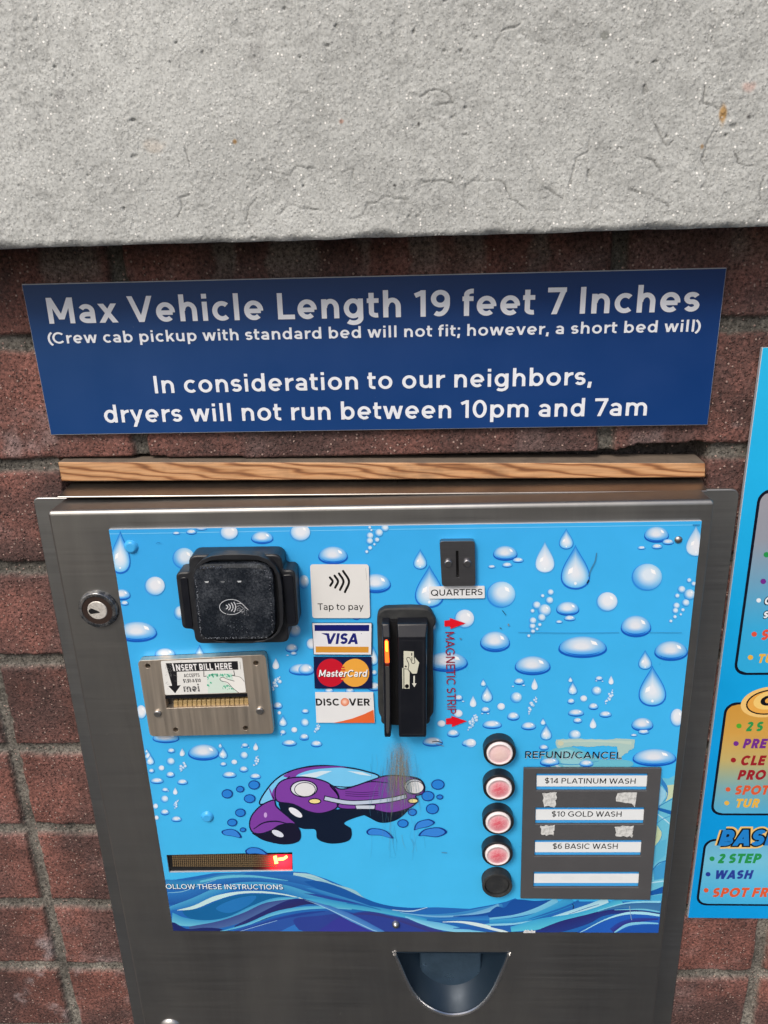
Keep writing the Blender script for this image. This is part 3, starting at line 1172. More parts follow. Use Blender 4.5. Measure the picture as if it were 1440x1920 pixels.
# ------------------------------------------------------------------ blue information sign
sg = empty('information_sign', (-.04, -.002, ZC - .16))
tag(sg, 'dark blue rectangular sign with white vehicle length lettering above the timber strip', 'sign')
SD = .006
sc = [U(40, 533, SD), U(1363, 502, SD), U(1327, 797, SD), U(95, 816, SD)]
mb = MB()
mb.prism(sc, .0012, SD - .0004)
mb.build('board', M_EDGE, sg, bevel=.0004, seg=1)
P = Print(SD - .0003)
P.poly([(41.5, 534.5), (1361.5, 503.5), (1326, 795.8), (96, 814.6)], None, 0, cols=[(22, 60, 108), (12, 50, 106), (6, 54, 116), (16, 62, 120)])
P.build('printed_face', M_SIGN, sg)
P = Print(SD)
WH = (226, 230, 238)
P.text('Max Vehicle Length 19 feet 7 Inches', (93, 607), (1310, 584), 49.5, .175, WH, 1, track=.025)
P.text('(Crew cab pickup with standard bed will not fit; however, a short bed will)', (91, 644.5), (1313, 621.5), 21.5, .165, WH, 1, track=.03)
P.build('lettering', M_SIGN, sg)
P = Print(SD)
P.text('In consideration to our neighbors,', (291, 737.5), (1109, 721.5), 33, .16, WH, 1, track=.03)
P.text('dryers will not run between 10pm and 7am', (197, 792.5), (1212, 779), 33, .16, WH, 1, track=.03)
P.build('lettering', M_SIGN, sg)

# ------------------------------------------------------------------ timber strip
wd = .0095
mb = MB()
fr = [(*U(115, 903, wd), wd), (*U(1323, 895.5, wd), wd), (*U(1323, 868, wd), wd), (*U(108, 866, wd), wd)]
fr = [(a, c, b) for a, b, c in fr]
bk = [(a, -.012, b) for a, c, b in fr]
bk[2] = (bk[2][0], -.018, bk[2][2] + .001)
mb.quadbox(fr, bk)
o = mb.build('timber_strip', [M_WOOD, M_WOODTOP], None, bevel=.0012, seg=2)
for pl in o.data.polygons:
    if abs(pl.normal.z) > .8:
        pl.material_index = 1
tag(o, 'narrow knotty pine batten wedged above the steel pay station', 'timber strip')

# ------------------------------------------------------------------ pay station
DD = .055                                    # door face
PD = .0575                                   # artwork face
ps = empty('pay_station', (-.04, -.03, ZC - .97))
tag(ps, 'stainless steel car wash pay station with bright blue water drop panel', 'pay station')

# flange behind the door
mb = MB()
mb.prism(round_poly([(-.364, ZC - .97), (.2845, ZC - .97), (.2845, ZC - .2205), (-.3625, ZC - .2170)], [.002, .002, .008, .006]), -.004, .0035)
mb.build('mounting_flange', M_FLANGE, ps, bevel=.001, seg=2)
# drip hood
x0, z0 = U(134, 905, .004); x1, z1 = U(1318, 897, .004)
xa, za = U(107, 931, .029); xb, zb = U(1326, 920, .029)
mb = MB()
T = .0016
mb.quadbox([(xa, .029, za - T), (xb, .029, zb - T), (xb, .029, zb), (xa, .029, za)], [(x0, .0, z0 - T), (x1, .0, z1 - T), (x1, .0, z1), (x0, .0, z0)])
mb.build('drip_hood', M_HOOD, ps, bevel=.0006, seg=2)
# door with the coin cup opening
XL, XR, ZT, ZB = -.3245, .2432, ZC - .2128, ZC - .965
C5 = crop(2.1176, 600, 1560)
cup = [(297, 482), (318, 530), (345, 592), (380, 650), (430, 693), (490, 718), (545, 722), (600, 708), (650, 674), (690, 620), (720, 555), (748, 484)]
cup_s = catmull([C5(*p) for p in cup], False, 5)
cupw = [U(*p, DD) for p in cup_s]
mb = MB()
mb.prism([(XL, ZB), (XR, ZB), (XR, ZT), (XL, ZT)], .012, DD, holes=[cupw])
mb.build('door', M_STEEL, ps, bevel=.0042, seg=5, angle=60)
mb = MB()
mb.box(XL + .012, XR - .012, ZB, ZT - .012, .004, .011)
mb.build('door_frame', M_SLOT, ps)

# coin return cup
cc = np.array(cupw)
cx, cz = cc[:, 0].mean(), cc[:, 1].max()
loops = []
for k, (d, s, sz, dz) in enumerate(((DD - .0005, 1.0, 1.0, 0), (DD - .012, .93, .93, -.0), (DD - .024, .82, .80, -.0), (DD - .034, .64, .60, -.0))):
    loops.append([(cx + (q[0] - cx) * s, d, cz + (q[1] - cz) * sz) for q in cc])
mb = MB()
mb.loft(loops, cap0=False, cap1=True)
cupo = mb.build('coin_return_cup', M_DARKMET, ps, smooth=True)
mb = MB()
mb.tube([(q[0], DD + .0008, q[1]) for q in cc], .0020)
mb.build('rim', M_CHROME, cupo, smooth=True)
mb = MB()
bp = [U(*C5(396, 470), DD - .022), U(*C5(642, 470), DD - .022), U(*C5(642, 604), DD - .022), U(*C5(600, 664), DD - .022), U(*C5(444, 664), DD - .022), U(*C5(396, 604), DD - .022)]
mb.prism(bp, DD - .034, DD - .022)
mb.build('chute_plate', M_CHUTE, cupo, bevel=.003, seg=3)
mb = MB()
q = U(848, 1886, DD - .02)
mb.dome(q[0], q[1], .0022, DD - .022, .0015, 14, 3)
mb.build('rivet', M_RIVET, cupo, smooth=True)


# ---- artwork panel
def clampA(x, y):
    for _ in range(2):
        xl = 204 + (y - 993) * (121 / 752)
        xr = 1316 - (y - 977) * (82 / 771)
        x = min(max(x, xl), xr)
        f = (x - 204) / 1112
        yt = 993 - 16 * f
        f2 = (x - 325) / 909
        yb = 1745 + 3 * f2
        y = min(max(y, yt), yb)
    return x, y


A = Print(PD, clampA)
disp = [(312, 1603), (548, 1598), (549, 1633), (317, 1636)]
corner = [U(204, 993, PD), U(1316, 977, PD), U(1234, 1748, PD), U(325, 1745, PD)]
mb = MB()
mb.prism(corner, DD + .0001, PD - .0003, holes=[[U(*p, PD) for p in disp]])
panel = mb.build('artwork_panel', M_EDGE, ps)
SKY1, SKY2 = (62, 172, 238), (66, 184, 240)
A.poly_w(corner, SKY2, 0, holes=[[U(*p, PD) for p in disp]], cols=[(58, 168, 236), (60, 176, 240), (66, 186, 242), (70, 182, 236)] + [SKY2] * 4)  # darker top corners: the fall of light is painted into the sheet
# sheet seam lines
A.tf = lambda x, y: (x, y)
A.strip([(206, 1001), (700, 993), (1312, 984)], 1.2, (120, 200, 245), 1, smooth=False)


DROP = [0]


def nextlay(lay):
    DROP[0] += 1
    return lay + (DROP[0] % 83) * .05


def dome(P, cx, cy, w, h, lay=8, point=0.0):
    lay = nextlay(lay)
    n = 30
    th = [2 * math.pi * k / n for k in range(n)]

    def loop(sx, sy, ox=0, oy=0):
        return [(cx + ox + sx * w / 2 * math.cos(t) * (1 + point * math.cos(t) * .25), cy + oy + sy * h * (.40 if math.sin(t) > 0 else .60) * math.sin(t) + h * .08) for t in th]
    P.rings([loop(1, 1), loop(.97, .95)], [(30, 120, 214), (16, 88, 188)], lay)
    lo, hi, mid, cen = (58, 158, 236), (148, 198, 237), (212, 228, 243), (222, 229, 239)
    def edge(a, b):
        return [mixc(a, b, .5 + .5 * math.sin(t)) for t in th]
    P.rings([loop(.945, .91, 0, -h * .065), loop(.84, .80, 0, -h * .075), loop(.6, .55, -w * .02, -h * .10), loop(.25, .22, -w * .02, -h * .12)],
            [edge((92, 172, 234), (46, 140, 230)), edge(hi, lo), edge((202, 220, 238), (112, 186, 242)), cen], lay + 2)
    if w * P.k > 14:
        a = [t for t in np.linspace(math.radians(28), math.radians(152), 12)]
        pts = [(cx + .80 * w / 2 * math.cos(t), cy + h * .05 + .72 * h * .40 * math.sin(t)) for t in a]
        P.strip(pts, [h * .012 + h * .045 * math.sin((t - a[0]) / (a[-1] - a[0]) * math.pi) for t in a], (22, 104, 205), lay + 3, smooth=False)
        P.poly([(cx + w * .16, cy - h * .34), (cx + w * .27, cy - h * .27), (cx + w * .31, cy - h * .12), (cx + w * .20, cy - h * .16)], (250, 251, 253), lay + 3)


def bubble(P, cx, cy, rx, ry=None, lay=8, pale=False):
    lay = nextlay(lay)
    ry = ry or rx * .9
    n = 26
    th = [2 * math.pi * k / n for k in range(n)]
    def loop(s, ox=0, oy=0):
        return [(cx + ox * rx + s * rx * math.cos(t), cy + oy * ry + s * ry * math.sin(t)) for t in th]
    def mx(a, b):   # a towards upper right, b towards lower left
        return [mixc(a, b, .5 + .5 * math.cos(t - math.radians(125))) for t in th]
    if pale:
        P.rings([loop(1), loop(.93)], [(70, 160, 228), (60, 150, 226)], lay)
        P.rings([loop(.93, .04, -.05), loop(.75, .06, -.08), loop(.4, .05, -.1)], [mx((192, 217, 239), (108, 184, 238)), mx((212, 226, 240), (176, 210, 240)), (226, 232, 241)], lay + 2)
    else:
        P.rings([loop(1), loop(.92)], [(52, 150, 230), (36, 132, 222)], lay)
        P.rings([loop(.95, .04, -.04), loop(.75, .06, -.06), loop(.35, .12, -.18)], [mx((150, 205, 240), (56, 150, 230)), mx((190, 220, 241), (92, 176, 236)), (214, 229, 243)], lay + 2)
    if rx * P.k > 9:
        P.poly([(cx + rx * .25, cy - ry * .62), (cx + rx * .52, cy - ry * .5), (cx + rx * .6, cy - ry * .2), (cx + rx * .32, cy - ry * .32)], (246, 249, 252), lay + 3)


TM = max(math.sin(t) * math.sin(t / 2) ** 1.6 for t in np.linspace(0, math.pi, 200))


def tear(P, cx, tip, w, h, pale=False, lay=8, lean=0.0):
    lay = nextlay(lay)
    n = 36
    th = [2 * math.pi * k / n for k in range(n)]
    def loop(s, oy=0.0):
        cyb = tip + h * .64
        out = []
        for t in th:
            x = math.sin(t) * abs(math.sin(t / 2)) ** 1.6 / TM * w / 2
            y = tip + h * (1 - math.cos(t)) / 2
            out.append((cx + x * s + lean * (y - tip) , cyb + (y - cyb) * s + oy * h))
        return out
    b = [.5 - .5 * math.cos(t) for t in th]     # 0 at tip, 1 at bottom
    if pale:
        P.rings([loop(1), loop(.94)], [(70, 155, 225), (90, 175, 235)], lay)
        P.rings([loop(.93), loop(.8), loop(.3)], [[mixc((120, 185, 235), (170, 210, 242), k) for k in b], [mixc((165, 205, 238), (215, 230, 243), k) for k in b], (228, 234, 243)], lay + 2)
    else:
        P.rings([loop(1), loop(.93)], [[mixc((34, 128, 218), (26, 104, 205), k) for k in b]] * 2, lay)
        P.rings([loop(.92, -.012), loop(.76, -.02), loop(.5, -.03), loop(.2, -.03)],
                [[mixc((48, 145, 228), (84, 180, 242), k) for k in b], [mixc((96, 172, 232), (150, 208, 244), k) for k in b], [mixc((176, 212, 240), (205, 226, 243), k) for k in b], (226, 234, 244)], lay + 2)
    if w * P.k > 14:
        P.poly([(cx - w * .22 + lean * h * .6, tip + h * .55), (cx - w * .08 + lean * h * .6, tip + h * .50), (cx - w * .10 + lean * h * .6, tip + h * .62), (cx - w * .26 + lean * h * .6, tip + h * .66)], (248, 250, 253), lay + 3)
        P.ell(cx + lean * h * .8, tip + h * .86, w * .05, w * .05, (235, 244, 252), lay + 3, n=10)


def cluster(P, a, b, r, n=11, seed=0):
    rr = random.Random(seed)
    for k in range(n):
        t = (k + .5) / n
        s = r * (.45 + .9 * math.sin(t * math.pi) ** 1.2 * rr.uniform(.5, 1.1))
        off = rr.choice((-1, -.3, .4, 1)) * r * 1.3 * math.sin(t * math.pi)
        bubble(P, a[0] + (b[0] - a[0]) * t + off, a[1] + (b[1] - a[1]) * t + rr.uniform(-1, 1) * r * .3, s, s * .92, lay=8 + (k % 3))


def use(s, ox, oy):
    A.tf = crop(s, ox, oy)
    A.k = 1 / s


# drops in four groups, as they lie over the sheet
use(2.5714, 880, 900)
for d in [(173, 355, 118, 72), (235, 387, 54, 26), (182, 410, 50, 25), (108, 418, 36, 17), (474, 622, 112, 68), (484, 667, 56, 28), (433, 684, 34, 17), (902, 265, 120, 78), (958, 299, 56, 28), (905, 321, 52, 26),
          (830, 327, 38, 18), (803, 708, 148, 104), (124, 782, 145, 100), (546, 808, 236, 104), (305, 897, 174, 92), (972, 826, 162, 96), (110, 1180, 94, 42), (286, 1187, 72, 40), (212, 1140, 60, 42), (240, 972, 50, 32),
          (210, 995, 14, 8), (262, 990, 18, 9), (78, 1108, 44, 30), (62, 1126, 14, 7), (90, 1126, 16, 8), (598, 1092, 48, 34), (656, 1130, 60, 32), (514, 1123, 78, 36), (522, 1160, 44, 28), (490, 1067, 36, 28), (625, 957, 38, 24),
          (612, 968, 12, 7), (642, 970, 12, 7), (834, 1180, 106, 66), (840, 1214, 54, 26), (793, 1230, 34, 14), (892, 1340, 212, 84), (388, 1360, 96, 46), (564, 1364, 66, 40), (357, 1288, 42, 26)]:
    dome(A, *d)
for d in [(467, 232, 70, 102), (511, 310, 142, 218), (847, 818, 66, 96), (882, 892, 134, 200), (67, 955, 28, 40), (85, 988, 56, 84), (487, 944, 24, 32), (498, 968, 46, 68), (355, 1144, 28, 38), (370, 1174, 56, 80)]:
    tear(A, *d)
for d in [(364, 292, 96, 156), (18, 1035, 34, 60), (314, 950, 32, 62), (683, 938, 26, 48), (596, 1142, 34, 56), (1092, 216, 100, 152)]:
    tear(A, *d, pale=True)
for d in [(152, 552, 70, 64), (855, 468, 74, 66), (225, 1048, 28, 26), (612, 1016, 24, 22), (507, 1228, 30, 24)]:
    bubble(A, *d)
for d in [(663, 587, 52, 48), (152, 1092, 20, 18), (550, 1053, 18, 16), (5, 1268, 28, 22), (1000, 1145, 34, 44)]:
    bubble(A, *d, pale=True)
for (x, y, r) in [(390, 541, 16), (352, 558, 10), (385, 580, 19), (323, 603, 20), (303, 631, 11), (361, 628, 32), (347, 663, 20), (305, 678, 18), (338, 697, 10), (303, 704, 16), (325, 718, 8), (305, 730, 12), (285, 751, 9),
                  (1058, 483, 12), (1080, 500, 12), (1022, 527, 19), (1001, 558, 12), (1060, 552, 28), (1042, 592, 19), (997, 606, 17), (1028, 626, 10), (992, 630, 15), (1018, 648, 7), (990, 660, 10), (970, 680, 9)]:
    bubble(A, x, y, r, r * .95, lay=8 + (x % 3))
cluster(A, (322, 1045), (284, 1128), 9, 12, 1)
cluster(A, (692, 1012), (655, 1078), 8, 12, 2)
cluster(A, (32, 1130), (4, 1195), 9, 11, 3)
use(3.6, 560, 960)
for d in [(232, 295, 200, 120), (520, 485, 205, 130), (1000, 1015, 285, 135), (50, 1065, 110, 80), (1043, 1495, 84, 54), (1150, 1560, 98, 52), (905, 1552, 138, 64), (1080, 1255, 56, 44), (1110, 1278, 22, 12), (120, 1565, 76, 46), (38, 1518, 62, 44),
          (45, 1345, 50, 34), (510, 1085, 40, 40), (390, 700, 60, 60), (510, 1180, 90, 60), (205, 1205, 60, 40), (345, 1205, 60, 40)]:
    dome(A, *d)
for d in [(820, 247, 92, 140), (882, 355, 196, 292), (505, 905, 62, 130)]:
    tear(A, *d)
for d in [(1118, 720, 68, 64), (962, 1428, 30, 24), (1075, 1360, 32, 28), (85, 890, 34, 38)]:
    bubble(A, *d, pale=True)
for d in [(40, 1422, 28, 26), (900, 775, 26, 30)]:
    bubble(A, *d)
for (x, y, r) in [(540, 140, 29), (580, 106, 28), (480, 160, 25), (478, 195, 24), (527, 187, 18), (510, 218, 10), (480, 242, 16), (458, 268, 13), (490, 122, 10), (478, 104, 12)]:
    bubble(A, x, y, r, r * .95, lay=8 + (x % 3))
cluster(A, (1197, 1365), (1140, 1472), 13, 12, 4)
cluster(A, (135, 1430), (110, 1490), 10, 9, 14)
use(3.6, 200, 960)
for d in [(205, 812, 272, 138), (100, 560, 122, 75), (122, 615, 52, 34), (395, 958, 140, 76), (470, 143, 52, 22), (572, 135, 70, 36), (640, 112, 76, 24), (1050, 175, 150, 85), (1315, 1065, 170, 78), (1250, 920, 85, 60), (1262, 955, 48, 26),
          (1222, 967, 24, 10), (400, 1525, 180, 72), (655, 1625, 210, 110), (435, 1610, 46, 34), (1235, 1560, 96, 45), (1190, 1488, 42, 36), (1335, 1518, 60, 42), (1155, 1308, 64, 50), (1340, 1345, 50, 32), (1180, 1504, 14, 8)]:
    dome(A, *d)
tear(A, 92, 125, 138, 292, lean=0.0)
for d in [(628, 893, 84, 140), (1190, 1368, 58, 80), (785, 1585, 60, 78), (766, 1556, 24, 30), (280, 1605, 44, 62), (270, 1595, 20, 30)]:
    tear(A, *d)
for d in [(1142, 980, 48, 82), (1007, 1552, 34, 56), (512, 1590, 34, 55)]:
    tear(A, *d, pale=True)
for d in [(520, 312, 76, 72), (1265, 800, 45, 45), (1335, 1420, 28, 27), (490, 680, 36, 46), (1330, 470, 36, 46)]:
    bubble(A, *d)
for d in [(825, 138, 62, 52), (325, 500, 70, 66), (1305, 138, 70, 60), (1265, 1470, 22, 20), (1165, 1355, 13, 13), (232, 1350, 36, 48)]:
    bubble(A, *d, pale=True)
cluster(A, (1168, 1108), (1122, 1205), 13, 12, 5)
use(3.0968, 0, 1300)
for d in [(995, 333, 44, 30), (912, 508, 76, 36), (1060, 515, 62, 34), (990, 472, 50, 36), (880, 450, 34, 28), (960, 560, 40, 26), (958, 690, 50, 36), (1025, 730, 60, 34), (978, 566, 12, 7)]:
    dome(A, *d)
tear(A, 873, 350, 48, 66)
for d in [(1057, 315, 28, 50), (1018, 540, 28, 48)]:
    tear(A, *d, pale=True)
for d in [(990, 395, 24, 22), (955, 613, 23, 21)]:
    bubble(A, *d)
for d in [(937, 433, 18, 16), (903, 655, 15, 16), (908, 722, 14, 14)]:
    bubble(A, *d, pale=True)
cluster(A, (1072, 398), (1050, 452), 9, 11, 6)
cluster(A, (1037, 618), (1016, 668), 8, 11, 7)
use(2.88, 380, 1380)
for d in [(468, 38, 80, 34), (548, 10, 50, 30), (614, 42, 60, 34), (145, 210, 76, 36), (285, 218, 60, 32), (222, 180, 48, 34), (112, 152, 36, 24), (228, 50, 40, 24), (212, 60, 12, 7), (250, 62, 10, 6)]:
    dome(A, *d)
tear(A, 95, 36, 22, 28); tear(A, 112, 58, 46, 66); tear(A, 286, 32, 28, 46, pale=True)
bubble(A, 222, 104, 22, 20); bubble(A, 170, 140, 17, 14, pale=True)
cluster(A, (297, 108), (278, 162), 8, 10, 8)

# ---- waves along the foot of the sheet
A.tf = lambda x, y: (x, y)
A.k = 1
foot = [(309, 1650), (330, 1649), (360, 1644), (400, 1637), (470, 1635), (548, 1634), (575, 1636), (612, 1648), (650, 1664), (690, 1688), (730, 1699), (770, 1702), (820, 1701), (880, 1704), (930, 1695), (950, 1690), (966, 1684), (978, 1690),
        (1100, 1690), (1215, 1690), (1240, 1688), (1234, 1748), (780, 1747), (325, 1745)]
A.poly(foot, (36, 104, 182), 3)
L0 = 4


def waves(t, items, ext=0):
    global L0
    A.tf = t
    for it in items:
        if it[0] == 'r':
            if ext and it[1][0][0] < 0:
                p, q = it[1][0], it[1][1]
                f = ext / (q[0] - p[0])
                it = ('r', [(p[0] - ext, p[1] - (q[1] - p[1]) * f * .8)] + it[1][:], [.5] + it[2][:]) + it[3:]
            A.strip(it[1], it[2], it[3], L0, col2=it[4] if len(it) > 4 else None)
        else:
            A.poly(it[1], it[2], L0, smooth=True)
        L0 += .3


waves(crop(4, 300, 1620), [
    ('r', [(40, 150), (200, 150), (330, 122), (480, 84), (640, 72)], [70, 56, 38, 22, 6], (58, 150, 196), (44, 120, 184)),
    ('r', [(1000, 76), (1120, 92), (1240, 135), (1440, 226)], [24, 34, 30, 20], (164, 206, 214)),
    ('r', [(560, 84), (800, 96), (1000, 116), (1240, 182), (1440, 262)], [14, 30, 66, 64, 50], (34, 92, 166), (44, 112, 184)),
    ('r', [(50, 258), (220, 244), (420, 160), (620, 118), (860, 140), (1150, 205), (1440, 300)], [90, 110, 84, 52, 50, 60, 40], (30, 84, 160), (44, 118, 190)),
    ('r', [(70, 335), (250, 282), (450, 196), (650, 158), (900, 180), (1150, 258), (1440, 330)], [30, 56, 56, 48, 62, 72, 40], (42, 122, 190), (72, 160, 206)),
    ('r', [(60, 215), (170, 205), (280, 165), (420, 118)], [4, 5, 5, 3], (130, 190, 220)),
    ('r', [(300, 132), (480, 98), (700, 92), (960, 124)], [14, 20, 16, 4], (96, 184, 214)),
    ('p', [(172, 348), (300, 332), (480, 258), (650, 224), (850, 228), (945, 242), (800, 272), (650, 342), (500, 402), (330, 422), (220, 404)], (20, 98, 156)),
    ('p', [(420, 330), (560, 262), (720, 238), (660, 310), (520, 366)], (34, 114, 182)),
    ('r', [(130, 346), (260, 322), (420, 254), (600, 214), (800, 212), (1000, 242), (1200, 302)], [4, 26, 34, 18, 14, 8, 3], (192, 224, 226)),
    ('r', [(80, 400), (180, 432), (350, 442), (520, 412), (700, 332), (860, 268), (1040, 250)], [80, 64, 42, 40, 45, 30, 6], (104, 190, 218), (58, 148, 200)),
    ('r', [(220, 480), (450, 452), (640, 392), (800, 314), (1000, 262)], [24, 54, 62, 50, 6], (74, 104, 160), (58, 76, 140)),
    ('r', [(560, 470), (720, 410), (850, 352), (980, 298), (1100, 282), (1200, 302)], [14, 50, 64, 62, 40, 6], (44, 44, 100), (36, 46, 112)),
    ('p', [(92, 436), (200, 484), (330, 476), (440, 482), (470, 510), (200, 530), (80, 530)], (30, 42, 104)),
    ('p', [(520, 530), (760, 432), (1000, 372), (1250, 348), (1440, 362), (1520, 450), (1440, 560), (900, 560)], (44, 84, 164)),
    ('r', [(560, 508), (760, 448), (900, 408), (1080, 372), (1240, 352)], [4, 8, 14, 18, 6], (36, 66, 148)),
    ('p', [(900, 520), (1060, 430), (1165, 402), (1200, 470), (1150, 530)], (48, 116, 196)),
    ('r', [(450, 506), (650, 452), (850, 372), (1050, 332), (1250, 322), (1440, 332)], [6, 16, 26, 26, 20, 16], (110, 194, 222), (66, 156, 206)),
    ('r', [(600, 504), (740, 462), (880, 422)], [3, 4, 3], (150, 190, 225)),
    ('p', [(1230, 520), (1250, 450), (1350, 404), (1460, 400), (1480, 500), (1400, 540)], (44, 58, 142)),
    ('r', [(1175, 520), (1185, 460), (1250, 412), (1350, 388), (1450, 382)], [44, 36, 20, 8, 4], (80, 146, 208)),
])
waves(crop(4, 600, 1600), [
    ('p', [(-200, 500), (0, 466), (200, 446), (420, 452), (640, 510), (900, 596), (700, 640), (0, 640)], (46, 66, 148)),
    ('p', [(10, 600), (60, 530), (160, 474), (280, 496), (420, 610)], (54, 58, 150)),
    ('r', [(150, 476), (320, 446), (500, 462), (660, 510), (800, 556), (920, 598)], [10, 22, 34, 44, 44, 30], (58, 56, 122), (44, 70, 150)),
    ('r', [(-10, 194), (120, 238), (250, 284), (330, 338), (440, 378)], [14, 14, 26, 14, 4], (146, 194, 210)),
    ('r', [(-10, 236), (150, 284), (300, 352), (450, 402), (650, 424), (800, 412)], [60, 60, 60, 50, 30, 8], (26, 88, 164)),
    ('r', [(-10, 282), (250, 362), (500, 444), (760, 474), (1000, 462), (1200, 432), (1370, 392)], [24, 26, 30, 40, 34, 44, 34], (38, 116, 190), (60, 140, 200)),
    ('r', [(-10, 316), (180, 356), (360, 398), (520, 430)], [16, 20, 14, 6], (42, 74, 156)),
    ('r', [(-10, 352), (200, 388), (450, 424), (620, 458), (800, 502)], [42, 42, 40, 36, 26], (78, 178, 212), (50, 142, 200)),
    ('r', [(200, 372), (340, 392), (460, 424)], [6, 10, 4], (34, 110, 176)),
    ('r', [(540, 422), (680, 432), (805, 404)], [4, 9, 4], (176, 208, 230)),
    ('r', [(600, 442), (850, 470), (1080, 462), (1250, 428), (1345, 396)], [4, 12, 16, 32, 46], (122, 180, 220), (100, 168, 214)),
    ('r', [(1000, 470), (1180, 462), (1300, 440), (1420, 404)], [6, 14, 20, 20], (24, 78, 158)),
    ('r', [(800, 500), (1000, 488), (1250, 482), (1440, 472)], [8, 20, 36, 60], (48, 132, 200), (40, 104, 184)),
    ('r', [(640, 472), (760, 512), (900, 544), (1100, 582), (1260, 600)], [10, 30, 52, 34, 20], (132, 206, 234), (96, 178, 222)),
    ('r', [(1000, 560), (1150, 560), (1300, 584)], [4, 22, 20], (40, 96, 176)),
    ('r', [(1180, 540), (1300, 526), (1440, 520)], [4, 12, 22], (110, 196, 226)),
    ('r', [(920, 512), (1050, 512), (1180, 532), (1300, 562), (1410, 594)], [4, 14, 26, 26, 16], (206, 228, 232)),
    ('r', [(-10, 374), (130, 432), (280, 502), (480, 598)], [12, 40, 52, 34], (84, 146, 208), (60, 112, 186)),
    ('r', [(-10, 384), (150, 456), (440, 594)], [4, 6, 5], (152, 200, 232)),
], 110)
waves(crop(4.235, 920, 1640), [
    ('p', [(50, 250), (110, 258), (185, 196), (350, 205), (500, 205), (300, 296), (100, 336), (-10, 336), (-10, 296)], (24, 78, 158)),
    ('r', [(-10, 348), (200, 322), (380, 272), (530, 200)], [16, 20, 40, 52], (102, 180, 218), (120, 190, 222)),
    ('r', [(-10, 374), (250, 352), (440, 292), (650, 200)], [30, 40, 52, 84], (40, 138, 198), (62, 160, 210)),
    ('r', [(300, 350), (460, 300), (600, 250), (700, 206)], [4, 12, 14, 20], (34, 100, 176)),
    ('r', [(-10, 396), (180, 388), (340, 360)], [14, 14, 4], (136, 202, 230)),
    ('r', [(0, 408), (120, 420), (240, 400)], [10, 30, 10], (36, 96, 176)),
    ('r', [(470, 336), (620, 302), (780, 252), (930, 200)], [4, 34, 44, 52], (182, 222, 234), (150, 206, 228)),
    ('r', [(160, 430), (400, 386), (640, 334), (850, 272), (1040, 202)], [40, 84, 50, 40, 52], (84, 190, 218), (58, 160, 208)),
    ('r', [(360, 462), (560, 408), (760, 352), (900, 302), (1100, 288), (1340, 312)], [40, 84, 74, 40, 30, 20], (36, 58, 134), (40, 44, 114)),
    ('r', [(620, 310), (760, 262), (860, 232)], [3, 5, 3], (30, 90, 160)),
    ('r', [(850, 292), (1000, 254), (1200, 244), (1345, 254)], [4, 20, 44, 64], (62, 122, 172), (54, 108, 160)),
    ('r', [(850, 282), (1050, 227), (1200, 213), (1350, 212)], [4, 10, 14, 16], (136, 206, 232)),
    ('r', [(980, 276), (1200, 272), (1340, 292)], [4, 11, 11], (112, 192, 220)),
    ('p', [(700, 470), (900, 366), (1060, 318), (1200, 312), (1345, 330), (1345, 480)], (34, 92, 186)),
    ('r', [(960, 446), (1030, 394), (1150, 358), (1330, 347)], [50, 44, 34, 14], (52, 46, 128), (40, 70, 160)),
    ('p', [(1000, 470), (1100, 414), (1200, 398), (1340, 390), (1345, 470)], (30, 84, 174)),
    ('r', [(710, 456), (900, 357), (1060, 307), (1200, 301), (1340, 319)], [6, 10, 18, 22, 18], (160, 218, 238)),
    ('r', [(980, 456), (1080, 397), (1200, 380), (1330, 384)], [10, 22, 18, 10], (126, 198, 230)),
])
# strip of older artwork showing at the right of the price plate
A.tf = crop(6, 1160, 1380)
A.poly([(490, 470), (560, 478), (660, 440), (640, 900), (520, 1860), (350, 1860)], (104, 188, 216), 4)
for pts, c in (([(485, 480), (540, 560), (545, 640), (480, 540)], (50, 130, 200)), ([(470, 560), (530, 620), (524, 690), (450, 800)], (146, 204, 232)), ([(545, 552), (640, 545), (620, 690), (528, 736)], (192, 208, 176)),
               ([(440, 800), (640, 840), (640, 884), (440, 834)], (26, 100, 176)), ([(430, 1000), (482, 1080), (482, 1140), (405, 1240)], (188, 206, 168)), ([(400, 1260), (470, 1180), (540, 1160), (520, 1340), (390, 1450)], (88, 178, 212)),
               ([(385, 1490), (530, 1395), (520, 1600), (400, 1622)], (62, 152, 206)), ([(360, 1745), (520, 1690), (515, 1770), (355, 1795)], (22, 88, 168)), ([(355, 1800), (515, 1780), (510, 1860), (350, 1860)], (70, 166, 212))):
    A.poly(pts, c, 5)
A.strip([(440, 880), (520, 940), (600, 1010)], [10, 14, 12], (176, 218, 236), 6)
A.strip([(430, 980), (500, 930), (600, 890)], [8, 8, 6], (60, 140, 196), 7)
A.strip([(450, 790), (540, 740), (640, 690)], [12, 8, 6], (44, 120, 184), 7)
A.strip([(480, 470), (545, 580), (540, 690), (500, 740)], [6, 10, 10, 5], (52, 128, 196), 7)
A.strip([(365, 1650), (430, 1640), (520, 1628)], 14, (172, 220, 240), 7)
A.strip([(385, 1500), (450, 1430), (540, 1400)], [8, 10, 8], (32, 104, 176), 7)
A.strip([(405, 1250), (470, 1160), (485, 1080), (440, 1005)], [4, 8, 6, 4], (70, 150, 200), 7)
